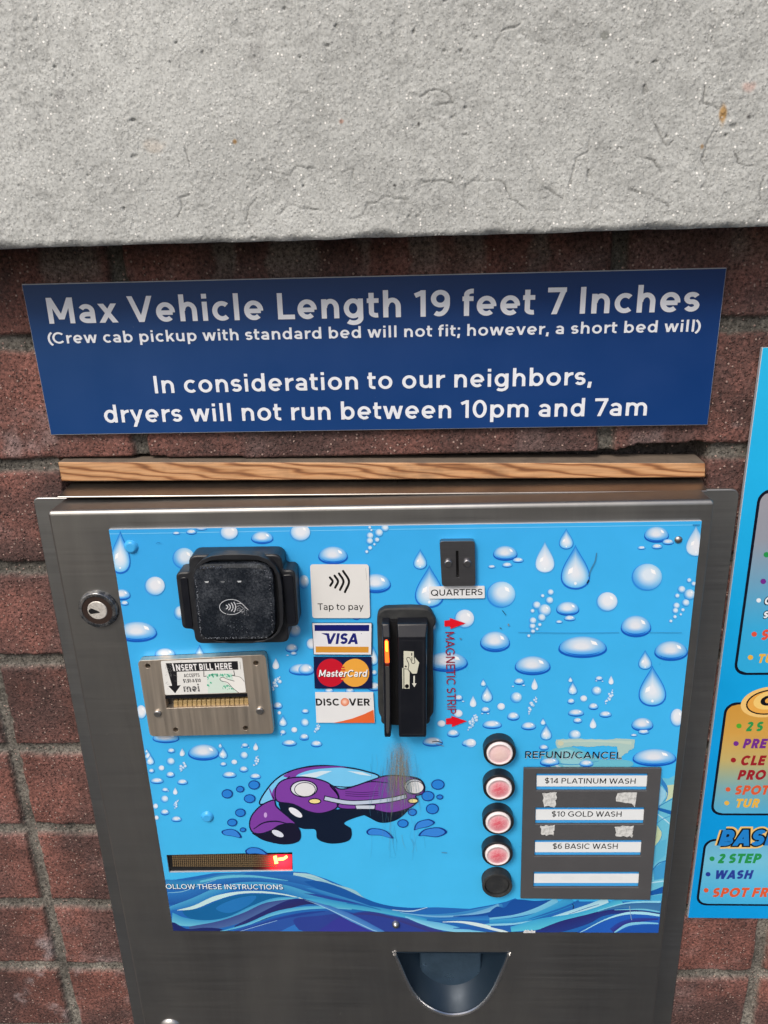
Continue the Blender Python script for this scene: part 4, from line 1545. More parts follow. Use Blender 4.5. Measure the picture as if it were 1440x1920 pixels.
# glue ghost of a removed label
A.tf = crop(3.4286, 860, 1340)
A.poly([(545, 285), (610, 218), (720, 205), (820, 240), (920, 285), (1060, 288), (1120, 306), (1090, 336), (900, 342), (640, 346)], (104, 186, 208), 14, smooth=True)
A.poly([(640, 240), (720, 225), (800, 290), (760, 340), (680, 335)], (140, 200, 212), 15, smooth=True)
gh = [(625, 158), (760, 152), (900, 158), (1010, 152), (1132, 156), (1124, 214), (1098, 226), (1078, 246), (1050, 262), (1036, 292), (1026, 262), (1018, 204), (930, 198), (850, 206), (740, 200), (640, 216), (622, 190)]
rr = random.Random(3)
gh2 = []
for i in range(len(gh)):
    a, b = gh[i], gh[(i + 1) % len(gh)]
    for k in range(6):
        gh2.append((a[0] + (b[0] - a[0]) * k / 6 + rr.uniform(-3, 3), a[1] + (b[1] - a[1]) * k / 6 + rr.uniform(-3, 3)))
A.poly(gh2, (168, 200, 196), 16)
A.strip([(640, 172), (800, 168), (1000, 172), (1110, 180)], [18, 8, 14, 22], (186, 208, 198), 17)
A.strip([(560, 290), (640, 312), (760, 318), (900, 296)], [4, 8, 6, 3], (70, 150, 196), 17)
A.strip([(600, 312), (660, 342)], 12, (190, 214, 226), 17, smooth=False)
A.ell(655, 182, 20, 16, (200, 205, 180), 18)
use(3.4286, 860, 1340)
for d in [(585, 302, 124, 52), (820, 312, 90, 46), (548, 210, 56, 36)]:
    dome(A, *d, lay=19)

# ---- plain purple cartoon car with splashes
use(2.88, 380, 1380)
INK, PUR, PUR2 = (20, 24, 52), (122, 62, 160), (138, 78, 176)


def shape(pts, col, lay, ink=7, smooth=True):
    A.poly(pts, col, lay, smooth=smooth)
    if ink:
        A.strip(list(pts), ink, INK, lay + .5, smooth=smooth, closed=True)


# under-body and far tyres
A.poly([(412, 356), (470, 352), (560, 398), (640, 412), (740, 392), (870, 392), (1000, 404), (1090, 392), (1130, 360), (1100, 410), (1040, 454), (960, 466), (890, 434), (860, 428), (765, 466), (802, 500), (792, 560), (700, 579), (622, 556), (608, 504), (540, 498), (480, 468), (430, 410)], (14, 26, 48), 20, smooth=True)
shape([(254, 470), (268, 424), (318, 372), (384, 344), (400, 380), (470, 440), (500, 470), (440, 478), (400, 496), (330, 522), (285, 524), (262, 506)], PUR, 22)
shape([(272, 520), (340, 526), (412, 480), (490, 470), (526, 512), (518, 564), (440, 581), (340, 562), (290, 536)], (22, 22, 46), 23, 4)
A.ell(406, 524, 34, 15, (214, 220, 236), 24.5, 25)
A.ell(502, 410, 42, 17, (226, 230, 240), 24.5, 34)
A.strip([(275, 500), (330, 466), (400, 458), (470, 474)], [4, 7, 7, 4], INK, 24)
A.ell(340, 424, 9, 14, (196, 160, 220), 24.5, 0)
# glasshouse
shape([(310, 366), (352, 280), (424, 212), (520, 174), (640, 158), (780, 168), (880, 188), (952, 216), (900, 262), (760, 300), (600, 300), (430, 330)], (118, 200, 244), 21, 8)
A.poly([(436, 214), (500, 182), (600, 164), (700, 160), (780, 166), (690, 170), (590, 180), (520, 202), (492, 222)], PUR, 24, smooth=True)
A.strip([(360, 280), (384, 338), (384, 300), (410, 262), (470, 216)], [6, 10, 14, 8, 5], PUR, 24)
A.poly([(520, 212), (640, 186), (700, 186), (610, 222)], (206, 230, 244), 24.6)
A.poly([(780, 186), (860, 192), (920, 214), (850, 206)], (206, 230, 244), 24.6)
# bonnet and wings
shape([(392, 316), (404, 262), (456, 228), (560, 220), (670, 246), (726, 300), (736, 350), (716, 390), (640, 414), (570, 404), (490, 366), (410, 352)], PUR, 26)
shape([(690, 262), (760, 284), (900, 240), (980, 214), (1060, 212), (1160, 226), (1196, 262), (1190, 306), (1150, 322), (1160, 348), (1110, 388), (1010, 412), (900, 392), (740, 386), (732, 320)], PUR, 25.5)
A.strip([(708, 268), (800, 272), (900, 244), (1000, 250)], [4, 7, 6, 4], INK, 27)
for k in range(3):
    A.strip([(770, 296 + k * 11), (860, 302 + k * 11), (950, 296 + k * 11)], [3, 4, 3], (70, 34, 104), 27)
for cx_, cy_, r1, r2, q1, q2 in ((547, 282, 72, 44, 54, 36), (1142, 270, 54, 41, 44, 32)):
    A.ell(cx_, cy_, r1 + 3, r2 + 3, INK, 28); A.ell(cx_, cy_, r1 - 4, r2 - 3, (214, 218, 230), 28.6)
    A.ell(cx_ + 6, cy_ + 4, q1 + 4, q2 + 4, INK, 29.2); A.ell(cx_ + 6, cy_ + 4, q1, q2, (222, 224, 228), 29.8)
A.strip([(655, 332), (780, 356), (900, 354), (1020, 340), (1102, 320)], 29, INK, 28)
A.strip([(660, 333), (780, 356), (900, 354), (1020, 340), (1098, 322)], 19, (186, 200, 222), 28.6)
A.poly([(820, 368), (936, 368), (932, 394), (828, 394)], INK, 27.5); A.poly([(826, 372), (930, 372), (927, 390), (832, 390)], (196, 206, 222), 28)
for cx_, cy_, r1, r2 in ((606, 349, 32, 14), (1136, 347, 27, 13)):
    A.ell(cx_, cy_, r1 + 3, r2 + 3, INK, 29); A.ell(cx_, cy_, r1 - 3, r2 - 3, (238, 222, 150), 29.5)
BL, BLI = (40, 128, 216), (18, 52, 134)
for d in [(133, 309, 30, 25), (203, 284, 22, 18), (278, 261, 31, 25), (254, 335, 31, 24), (204, 411, 28, 23), (160, 464, 27, 21), (218, 503, 17, 13), (1270, 259, 36, 28), (1216, 321, 35, 28), (1280, 326, 19, 14), (1240, 390, 35, 29), (1132, 408, 24, 20), (1081, 469, 30, 23)]:
    A.ell(*d, BLI, 30); A.ell(d[0], d[1], d[2] - 5, d[3] - 5, BL, 30.6)
for pts in ([(104, 510), (150, 498), (190, 512), (210, 546), (160, 538), (115, 530)], [(232, 614), (260, 598), (310, 604), (352, 636), (290, 632), (240, 632)], [(886, 508), (920, 494), (990, 508), (1030, 550), (960, 534), (896, 530)],
            [(1140, 504), (1160, 462), (1220, 446), (1254, 464), (1220, 486), (1170, 496)], [(1164, 534), (1200, 500), (1280, 490), (1320, 516), (1270, 542), (1200, 536)]):
    A.poly(pts, BLI, 30, smooth=True)
    c0 = np.mean(pts, 0)
    A.poly([tuple(c0 + (np.array(p) - c0) * .84) for p in pts], (54, 132, 220), 30.6, smooth=True)
# card-swipe scuffs: scratches worn through the print
VX, VY = np.linspace(905, 1220, 43), np.linspace(8, 560, 37)
veil = (crop(2.88, 380, 1380), VX, VY)
rr = random.Random(11)
for k in range(170):
    u = rr.gauss(0, 1)
    x = 1062 + u * 50
    y0 = rr.uniform(20, 190) + abs(u) * 60
    ln = rr.uniform(40, 230) * (1.25 - .3 * abs(u)) + (rr.random() < .06) * 160
    sl = u * .09 + rr.gauss(0, .04)
    core = rr.random() < math.exp(-u * u) * .75 and y0 < 190
    c = rr.choice([(128, 124, 104), (146, 140, 116), (112, 122, 118), (104, 100, 84), (150, 136, 104)]) if core else rr.choice([(84, 146, 176), (96, 138, 152), (74, 128, 160), (120, 156, 164), (110, 126, 124)])
    A.strip([(x, y0), (x + sl * ln * .5 + rr.uniform(-4, 4), y0 + ln * .5), (x + sl * ln, y0 + ln)], [.4, rr.uniform(.5, 1.5) * (1.25 if core else .8), .4], c, 33 + (k % 16) * .3)
for k in range(34):
    x = 900 + rr.uniform(0, 300); y0 = rr.uniform(60, 560); ln = rr.uniform(60, 200)
    A.strip([(x, y0), (x + rr.uniform(-10, 14), y0 + ln / 2), (x + rr.uniform(-16, 20), y0 + ln)], .6, rr.choice([(70, 140, 180), (60, 120, 150), (110, 156, 170)]), 33 + (k % 9) * .2)

# ---- lettering printed or stuck straight on the sheet
A.tf = crop(3.4286, 860, 1340)
A.text('REFUND/CANCEL', (428, 277), (1047, 282), 44, .135, (188, 214, 226), 40, track=.02)
A.text('REFUND/CANCEL', (425, 273), (1045, 278), 44, .14, (8, 12, 30), 43, track=.02)
A.tf = crop(4, 300, 1620)
A.text('OLLOW THESE INSTRUCTIONS', (51, 182), (927, 186), 36, .115, (16, 40, 96), 40, track=.02)
A.text('OLLOW THESE INSTRUCTIONS', (49, 179), (925, 183), 36, .14, (228, 240, 248), 43, track=.02)
A.tf = crop(3.6, 560, 960)
A.text('MAGNETIC STRIP', (988, 806), (1003, 1357), 60, .125, (150, 30, 56), 40, capdir=(1, 0))
for dx, dy in ((0, 0), (10, 660)):
    A.poly([(983 + dx, 729 + dy), (1021 + dx, 725 + dy), (1019 + dx, 711 + dy), (1126 + dx, 747 + dy), (1023 + dx, 786 + dy), (1023 + dx, 766 + dy), (984 + dx, 769 + dy)], (222, 22, 40), 40)
# nicks and scrawls in the print
for t, pts, w_, c in ((crop(2.5714, 880, 900), [(612, 348), (604, 390), (584, 430), (574, 462)], 5, (70, 130, 170)), (crop(2.5714, 880, 900), [(575, 478), (565, 495)], 6, (30, 40, 60)), (crop(2.5714, 880, 900), [(235, 731), (480, 734), (720, 732)], 2.2, (52, 140, 196)),
                      (crop(2.5714, 880, 900), [(860, 731), (1022, 732)], 2.2, (56, 146, 200)), (crop(2.5714, 880, 900), [(158, 626), (170, 640), (176, 648)], 3, (40, 60, 90)), (crop(2.5714, 880, 900), [(1075, 214), (1108, 214)], 3, (24, 70, 130)),
                      (crop(2.5714, 880, 900), [(146, 708), (154, 714)], 4, (60, 80, 100)), (crop(3.6, 560, 960), [(1375, 660), (1395, 688)], 3, (50, 70, 90)), (crop(3.6, 560, 960), [(900, 1546), (935, 1542), (968, 1552)], 5, (70, 60, 60)), (crop(3.6, 560, 960), [(925, 1560), (980, 1575)], 3, (120, 100, 110)),
                      (crop(3.6, 200, 960), [(335, 210), (350, 202), (366, 205)], 3, (36, 120, 190)), (crop(2.88, 380, 1380), [(1290, 624), (1320, 626)], 4, (80, 130, 170)), (crop(4.235, 920, 1640), [(648, 222), (656, 246), (652, 264)], 5, (20, 24, 60)),
                      (crop(4.235, 920, 1640), [(1100, 240), (1112, 330), (1118, 352)], 4, (150, 180, 200)), (crop(2.5714, 880, 900), [(186, 690), (190, 700)], 7, (120, 140, 150)), (crop(3.6, 560, 960), [(1085, 850), (1098, 852)], 10, (90, 130, 160))):
    A.tf = t
    A.strip(pts, w_, c, 46, smooth=len(pts) > 2)
A.tf = crop(4.235, 920, 1640)
for k in range(9):
    x = 262 + k * 10; A.poly([(x, 432 + rr.uniform(-6, 6)), (x + 12, 436), (x + 9, 456), (x - 3, 454)], (224, 226, 228), 46)
A.build('printed_face', M_PANEL, panel)
P = Print(PD + .0013)
P.tf = veil[0]
nx_, ny_ = len(veil[1]), len(veil[2])
GX, GYY = np.meshgrid(veil[1], veil[2])
al = np.exp(-((GX - 1066 - (GYY - 150) * .05) / (46 + GYY * .06)) ** 2) * sstep(6, 90, GYY) * sstep(470, 170, GYY)
for a in range(ny_):
    for b_ in range(nx_):
        P.addv(P.pt((GX[a, b_], GYY[a, b_])), (0, 0, 0), 0)
        P.c[-1] = (float(al[a, b_]),) * 3
for a in range(ny_ - 1):
    for b_ in range(nx_ - 1):
        i0 = a * nx_ + b_
        P.f.append((i0, i0 + 1, i0 + nx_ + 1, i0 + nx_))
P.build('scuff_mark', M_SCUFF, panel)

# fasteners bulging under or through the sheet
mb = MB()
q = U(1272, 1012, PD); mb.dome(q[0], q[1], .0034, PD, .002, 18, 4)
mb.build('rivet', M_RIVET, ps, smooth=True)
mb = MB()
q = U(742, 1739, PD + .004); mb.dome(q[0], q[1] + .001, .0042, PD, .005, 18, 4)
mb.build('screw', M_RIVET, ps, smooth=True)
for (x, y, r) in ((246, 1025, .0062), (389, 1531, .0062)):
    Pn = Print(PD)
    n = 28
    q = U(x, y, PD)
    prev = None
    for k in range(7):
        t = k / 6
        rr_ = r * (1 - t) + .0002
        ids = []
        for i in range(n):
            a = 2 * math.pi * i / n
            hgt = .0002 + (.0026 * sstep(0, .35, t) if k else 0)
            Pn.v.append((q[0] + rr_ * math.cos(a), -(PD + hgt), q[1] + rr_ * math.sin(a)))
            Pn.c.append(lin((66, 172, 236)))
            ids.append(len(Pn.v) - 1)
        if prev:
            for i in range(n):
                j = (i + 1) % n
                Pn.f.append((prev[i], prev[j], ids[j], ids[i]))
        prev = ids
    Pn.f.append(tuple(prev))
    o = Pn.build('covered_screw', M_PANEL, ps)
    for pl in o.data.polygons:
        pl.use_smooth = True

# ---- message display
dw = [U(*p, PD) for p in disp]
D0 = DD + .0004
mb = MB()
x0, z0 = U(310, 1638, D0); x1, z1 = U(551, 1596, D0)
mb.quadbox([(a, D0, b) for a, b in (U(310, 1640, D0), U(552, 1637, D0), U(551, 1595, D0), U(306, 1600, D0))], [(a, DD + .00005, b) for a, b in (U(310, 1640, D0), U(552, 1637, D0), U(551, 1595, D0), U(306, 1600, D0))])
ds = mb.build('message_display', M_SLOT, ps, label='dark dot matrix display window glowing red at its right end')
mb = MB()
C4 = crop(3.6, 280, 1560)
nc, nr = 58, 7
for i in range(nc):
    for j in range(nr):
        fx, fy = i / (nc - 1), j / (nr - 1)
        if fx > .9:
            continue
        xL, xR = 158 + 6 * fy, 938
        x = xL + (xR - xL) * fx
        y = (154 + 4 * fx) + 74 * fy
        c = U(*C4(x, y), D0 + .0003)
        s = .00072
        mb.prism([(c[0] - s, c[1] - s), (c[0] + s, c[1] - s), (c[0] + s, c[1] + s), (c[0] - s, c[1] + s)], D0 + .0001, D0 + .0005)
mb.build('led_matrix', M_LEDOFF, ds)
P = Print(D0 + .0003)
P.tf = C4
gx, gy = np.linspace(700, 962, 22), np.linspace(152, 266, 12)
ids = {}
for a, x in enumerate(gx):
    for b_, y in enumerate(gy):
        g = math.exp(-((x - 892) / 72) ** 2 * (1.0 if x < 892 else .55) - ((y - 196) / 62) ** 2)
        ids[a, b_] = P.addv(P.pt((x, y + (x - 700) * .0)), (0, 0, 0), 0)
        P.c[-1] = (g * 1.0, g * .016, g * .03)
for a in range(21):
    for b_ in range(11):
        P.f.append((ids[a, b_], ids[a + 1, b_], ids[a + 1, b_ + 1], ids[a, b_ + 1]))
P.build('lit_window', M_LEDGLOW, ds)
mb = MB()
for pts, w_ in (([(848, 164), (858, 214)], 22), ([(868, 186), (905, 182), (930, 166)], 16)):
    l, r = ribbon(pts, w_)
    mb.prism([U(*C4(*p), D0 + .001) for p in l + r[::-1]], D0 + .0006, D0 + .0010)
mb.build('lit_segment', M_LEDHOT, ds)


# ---- contactless reader
C6 = crop(4.8, 300, 1000)


def outl(pts, r, dep):
    return round_poly([U(*C6(*p), dep) for p in pts], r)


rd_ = MB()
FE = PD + .020
base = [(136, 352), (262, 350), (252, 200), (1090, 190), (1108, 335), (1212, 330), (1248, 838), (1150, 846), (1166, 985), (318, 996), (300, 866), (200, 862)]
pts = outl(base, [.006, .003, .027, .027, .003, .006, .007, .003, .028, .028, .003, .007], FE)
rd_.prism(pts, PD + .0002, FE)
cr = rd_.build('contactless_reader', M_BLACK, ps, bevel=.0016, seg=3, angle=40, label='black contactless card reader with scuffed square window and side ears')
F2 = PD + .026
body = outl([(262, 196), (1076, 186), (1130, 985), (340, 995)], .029, F2)
inner = outl([(290, 238), (1050, 230), (1092, 972), (356, 982)], .024, F2)
mb = MB()
mb.prism(body, FE - .004, F2, holes=[inner])
mb.build('rim', M_BLACK, cr, bevel=.0012, seg=3, angle=40)
F3 = PD + .0275
wo = outl([(284, 276), (1012, 270), (1046, 958), (344, 972)], .016, F3)
wc = np.mean(wo, 0)
def shr(pts, m):
    c = np.mean(pts, 0)
    hx = max(p[0] for p in pts) - c[0]
    return [(c[0] + (p[0] - c[0]) * (1 - m / hx), c[1] + (p[1] - c[1]) * (1 - m / hx)) for p in pts]
mb = MB()
lp = [(wo, FE), (wo, F3 - .0022), (shr(wo, .0005), F3 - .0012), (shr(wo, .0035), F3 - .0002), (shr(wo, .0045), F3)]
mb.loft([[(p[0], d, p[1]) for p in l] for l, d in lp], cap0=True, cap1=True)
win = mb.build('reader_window', M_GLASS, cr, smooth=True)
for l, z in ((220, 0),):
    pass
for e in ([(180, 395), (248, 392), (300, 850), (232, 852)], [(1096, 372), (1196, 368), (1226, 812), (1140, 820)]):
    mb = MB()
    mb.prism(round_poly([U(*C6(*p), FE) for p in e], .003), FE - .0005, FE + .0008)
    mb.build('ear_pad', M_BLACKG, cr, bevel=.0005, seg=2)
P = Print(F3 + .0002)
P.tf = C6
GY = (200, 204, 210)
P.strip([(640 + 104 * math.cos(t), 663 + 68 * math.sin(t)) for t in np.linspace(.35, 5.75, 40)], 5, GY, 1, smooth=False)
for k, (x, hh) in enumerate(((594, 18), (616, 28), (640, 38), (664, 46))):
    P.strip([(x, 663 - hh), (x + 13, 663 - hh * .5), (x + 17, 663), (x + 13, 663 + hh * .5), (x, 663 + hh)], 8, GY, 1)
P.strip([(690, 632), (735, 630), (795, 690)], 5, GY, 2, smooth=False)
P.strip([(684, 664), (720, 650), (760, 690), (740, 712)], 4, (150, 154, 160), 2)
P.strip([(690, 690), (715, 672), (745, 720)], 4, (150, 154, 160), 2)
for x, y, c in ((420, 438, (190, 194, 198)), (564, 437, (110, 114, 118)), (713, 434, (190, 194, 198)), (868, 432, (60, 64, 70))):
    P.poly([(x - 22, y - 6), (x + 20, y - 8), (x + 14, y + 7), (x - 8, y + 7)], c, 1)
rr = random.Random(5)
def worn(a, b, n, amp, c):
    for k in range(n):
        t = rr.random(); x = a[0] + (b[0] - a[0]) * t + rr.gauss(0, amp); y = a[1] + (b[1] - a[1]) * t + rr.gauss(0, amp)
        s = rr.uniform(1.5, 6)
        g = rr.uniform(.35, 1)
        P.poly([(x + s * math.cos(q) * rr.uniform(.5, 1.4), y + s * math.sin(q) * rr.uniform(.4, 1.1)) for q in np.linspace(0, 6.28, 6)[:-1]], tuple(v * g for v in c), 3 + (k % 3))
worn((318, 400), (372, 930), 110, 5, (150, 156, 166)); worn((960, 330), (1000, 420), 40, 9, (120, 126, 138)); worn((400, 944), (960, 936), 120, 5, (150, 156, 166)); worn((990, 420), (1012, 900), 60, 5, (130, 134, 144)); worn((350, 312), (560, 300), 60, 7, (110, 120, 140)); worn((600, 362), (960, 358), 40, 4, (80, 86, 96)); worn((690, 680), (770, 700), 50, 16, (170, 174, 182)); worn((620, 800), (760, 880), 40, 40, (110, 116, 126))
P.build('printed_symbol', M_STICK, cr)

# ---- bill acceptor
C8 = crop(4.5, 240, 1200)
BD = PD + .008
q8 = lambda x, y, d=BD: U(*C8(x, y), d)
plate = round_poly([q8(80, 176), q8(1160, 124), q8(1232, 790), q8(186, 814)], .0045)
slot = [q8(311, 466), q8(1006, 449), q8(1020, 556), q8(325, 577)]
holes = []
for x, y in ((166, 220), (1080, 195), (402, 758), (992, 744)):
    c = q8(x, y)
    holes.append(ring(c[0], c[1], .0026, .0026, 16))
mb = MB()
mb.prism(plate, PD + .0002, BD, holes=[slot] + holes)
bl = mb.build('bill_acceptor', M_BEZEL, ps, bevel=.0007, seg=2, angle=50, label='satin steel bill acceptor plate with slot and instruction sticker')
mb = MB()
mb.prism(plate, PD + .0001, PD + .0010)
mb.build('back_plate', M_SLOT, bl)
mb = MB()
mb.quadbox([(*q8(312, 468, BD - .001), 0)] * 0 or [(q8(312, 505, BD)[0], BD - .0012, q8(312, 505)[1]), (q8(1010, 486)[0], BD - .0012, q8(1010, 486)[1]), (q8(1007, 450)[0], BD - .0012, q8(1007, 450)[1]), (q8(312, 466)[0], BD - .0012, q8(312, 466)[1])],
           [(q8(312, 500)[0], PD + .001, q8(312, 500)[1]), (q8(1010, 482)[0], PD + .001, q8(1010, 482)[1]), (q8(1007, 450)[0], PD + .001, q8(1007, 450)[1]), (q8(312, 466)[0], PD + .001, q8(312, 466)[1])])
mb.build('slot_lip', M_BLACKG, bl, bevel=.0006, seg=2)
mb = MB()
for k in range(16):
    a, b = k / 16, (k + .88) / 16
    f = lambda t, y: (385 + 635 * t, y - 20 * t)
    d1 = BD - .003
    p = [q8(*f(a, 580), d1), q8(*f(b, 580), d1), q8(*f(b, 516), d1), q8(*f(a, 516), d1)]
    mb.prism(p, PD + .001, d1)
mb.build('note_guide', M_RIB, bl, bevel=.0004, seg=2)
for x, y in ((247, 628), (1110, 604)):
    mb = MB()
    c = q8(x, y, BD + .002)
    mb.prism(ring(c[0], c[1], .0035, .0035, 22), BD - .001, BD + .0022)
    mb.build('screw', M_RIVET, bl, bevel=.0008, seg=2)
P = Print(BD + .0002)
P.tf = C8
P.poly_w(round_poly([P.pt(p) for p in ((275, 176), (962, 148), (996, 442), (314, 464))], .002), (226, 227, 224), 0)
BK = (28, 28, 32)
P.poly([(318, 196), (925, 178), (931, 250), (412, 268), (416, 384), (446, 380), (398, 449), (340, 388), (372, 386)], BK, 1)
P.text('I', (386, 262), (396, 261), 66, .2, (236, 236, 236), 3, natural=.8)
P.text('NSERT BILL HERE', (410, 260), (880, 246), 54, .2, (236, 236, 236), 3, track=.02)
P.text('ACCEPTS', (473, 314), (606, 310), 29, .17, BK, 3)
P.text('$1,$5 & $10', (468, 359), (616, 354), 29, .17, BK, 3)
P.text('mei', (474, 438), (606, 434), 62, .2, (70, 70, 74), 3)
for k in range(26):
    x = 474 + rr.random() * 130; y = 395 + rr.random() * 46
    P.ell(x, y, rr.uniform(2, 9), rr.uniform(2, 5), (222, 223, 220), 6 + (k % 3) * .5, n=7)
for k in range(20):
    x = 325 + rr.random() * 70; y = 200 + rr.random() * 220
    P.strip([(x, y), (x + rr.uniform(-30, 40), y + rr.uniform(-26, 26))], 1.6, (150, 150, 150), 4, smooth=False)
for k in range(16):
    x = 420 + rr.random() * 490; y = 190 + rr.random() * 60
    P.strip([(x, y), (x + rr.uniform(-26, 26), y + rr.uniform(-22, 22))], 1.4, (130, 130, 132), 4, smooth=False)
GR = (60, 176, 140)
P.poly([(664, 290), (878, 280), (884, 340), (920, 444), (676, 448)], (206, 226, 216), 1)
for k in range(60):
    t = rr.random()
    x, y = (668 + t * 205, 296 + rr.gauss(0, 8)) if rr.random() < .6 else ((680 + rr.gauss(0, 8), 300 + t * 90) if rr.random() < .4 else (800 + rr.random() * 100, 370 + rr.random() * 66))
    P.ell(min(max(x, 672), 900), min(max(y, 288), 440), rr.uniform(3, 12), rr.uniform(2, 7), GR, 2 + (k % 4) * .5, rr.uniform(0, 90), 9)
P.poly([(776, 326), (800, 312), (850, 330), (898, 346), (880, 300), (945, 312), (984, 350), (994, 440), (930, 444), (880, 400), (800, 345)], (232, 232, 228), 5)
P.strip([(898, 346), (840, 330), (800, 313), (776, 326), (790, 345), (840, 358), (880, 400), (935, 444)], 4, (40, 40, 44), 7)
P.strip([(880, 300), (945, 312), (982, 350)], 3, (60, 60, 64), 7)
P.strip([(640, 262), (640, 306), (662, 304)], 5, BK, 7, smooth=False); P.strip([(892, 256), (900, 296), (880, 296)], 5, BK, 7, smooth=False)
P.strip([(944, 182), (950, 246)], 3, (120, 120, 120), 2, smooth=False)
P.build('instruction_sticker', M_STICK, bl)

# ---- payment stickers
C7 = crop(6, 580, 1050)
SK = PD + .0019


def sticker(name, quad, r, col, label, fn):
    P = Print(SK)
    P.tf = C7
    q = [P.pt(p) for p in quad]
    P.poly_w(round_poly(q, r) if r else q, col, 0)
    fn(P)
    return P.build(name, M_STICK, ps, label=label)


def f_tap(P):
    for a, b, c in (((232, 196), (262, 240), (236, 288)), ((284, 176), (322, 240), (291, 310)), ((334, 152), (384, 240), (346, 335)), ((380, 124), (446, 240), (401, 360))):
        P.strip([a, b, c], 25, (6, 6, 8), 2)
        for e in (a, c):
            P.ell(e[0], e[1], 12.5, 12.5, (6, 6, 8), 3, n=16)
    P.text('Tap to pay', (97, 562), (611, 562), 74, .125, (10, 10, 14), 2, track=.02)
    P.strip([(632, 90), (640, 160), (642, 230)], [3, 5, 3], (178, 178, 172), 2)


def f_visa(P):
    P.poly([(34, 711), (699, 711), (695, 1064), (53, 1060)], (228, 230, 236), 1)
    P.poly([(58, 730), (674, 730), (672, 800), (60, 798)], (18, 26, 108), 2)
    P.poly([(70, 972), (668, 976), (666, 1042), (72, 1040)], (214, 150, 56), 2)
    P.text('VISA', (172, 945), (545, 945), 121, .23, (28, 34, 116), 2, skew=.18, track=-.03)
    P.poly([(132, 822), (200, 822), (200, 850), (166, 838)], (28, 34, 116), 3)
    P.ell(586, 828, 4, 4, (28, 34, 116), 3, n=10)


def f_mc(P):
    P.ell(242, 1268, 160, 158, (196, 22, 44), 2, n=48)
    P.ell(514, 1268, 160, 158, (232, 166, 66), 3, n=48)
    for k in range(7):
        y = 1178 + k * 29
        hw = (160 ** 2 - (y - 1268) ** 2) ** .5
        xa, xb = 514 - hw, 242 + hw
        if xb > xa:
            P.poly([(xa - 14, y - 7), (xb + 6, y - 7), (xb + 6, y + 7), (xa - 14, y + 7)], (196, 22, 44), 4)
            P.poly([(xa - 6, y + 8), (xb - 6, y + 8), (xb - 6, y + 21), (xa - 6, y + 21)], (232, 166, 66), 4.5)
    P.text('MasterCard', (112, 1318), (650, 1318), 78, .2, (16, 20, 46), 6, skew=.2)
    P.text('MasterCard', (106, 1312), (644, 1312), 78, .17, (240, 242, 244), 10, skew=.2)


def f_disc(P):
    P.text('DISC', (76, 1638), (340, 1638), 80, .2, (14, 14, 16), 2)
    P.text('VER', (446, 1638), (684, 1638), 80, .2, (14, 14, 16), 2)
    n = 28
    th = [2 * math.pi * k / n for k in range(n)]
    P.rings([[(400 + 48 * s * math.cos(t) - 6 * (1 - s), 1598 + 46 * s * math.sin(t) - 4 * (1 - s)) for t in th] for s in (1, .6, .2)], [(214, 118, 84), (236, 160, 128), (244, 206, 190)], 2)
    P.poly([(268, 1832), (360, 1814), (480, 1784), (620, 1732), (722, 1684), (735, 1832)], (226, 104, 54), 2)
    P.ell(690, 1562, 4, 4, (14, 14, 16), 3, n=10)


sticker('payment_sticker', [(8, 48), (668, 48), (684, 654), (34, 654)], .003, (222, 222, 220), 'white rounded tap to pay sticker with four black arcs', f_tap)
sticker('payment_sticker', [(28, 705), (706, 705), (701, 1070), (47, 1066)], 0, (20, 22, 60), 'white card sticker with navy bar above and gold bar below', f_visa)
sticker('payment_sticker', [(47, 1088), (699, 1088), (706, 1446), (60, 1446)], 0, (18, 26, 70), 'navy card sticker with overlapping red and orange discs', f_mc)
sticker('payment_sticker', [(65, 1485), (718, 1485), (736, 1832), (80, 1830)], 0, (226, 228, 230), 'white card sticker with an orange sweep in one corner', f_disc)

# ---- coin slot
C6b = crop(3.6, 560, 960)
CD = PD + .0062
q6 = lambda x, y, d=CD: U(*C6b(x, y), d)
mb = MB()
sl = [q6(1061, 262), q6(1079, 262), q6(1083, 441), q6(1064, 441)]
mb.prism(round_poly([q6(951, 198), q6(1189, 195), q6(1194, 499), q6(967, 501)], .003), PD + .0002, CD, holes=[sl])
cs = mb.build('coin_slot', M_COIN, ps, bevel=.0009, seg=3, angle=50, label='small grey steel coin slot plate with vertical slit')
mb = MB()
mb.prism([q6(1055, 255), q6(1087, 255), q6(1090, 448), q6(1058, 448)], PD + .0003, PD + .0012)
mb.build('slit_backing', M_SLOT, cs)
for x, y in ((1010, 352), (1139, 350)):
    mb = MB()
    c = q6(x, y, CD + .0022)
    mb.prism(ring(c[0], c[1], .0036, .0036, 24), CD - .0005, CD + .0026)
    mb.build('rivet', M_COIN, cs, bevel=.001, seg=3)
P = Print(PD + .0019)
P.tf = C6b
P.poly_w(round_poly([P.pt(p) for p in ((880, 502), (1255, 498), (1256, 582), (880, 585))], .001), (226, 229, 232), 0)
P.text('QUARTERS', (893, 566), (1241, 560), 42, .145, (8, 8, 12), 2, track=.01)
P.build('coin_label', M_STICK, ps, label='narrow white label under the coin slot')

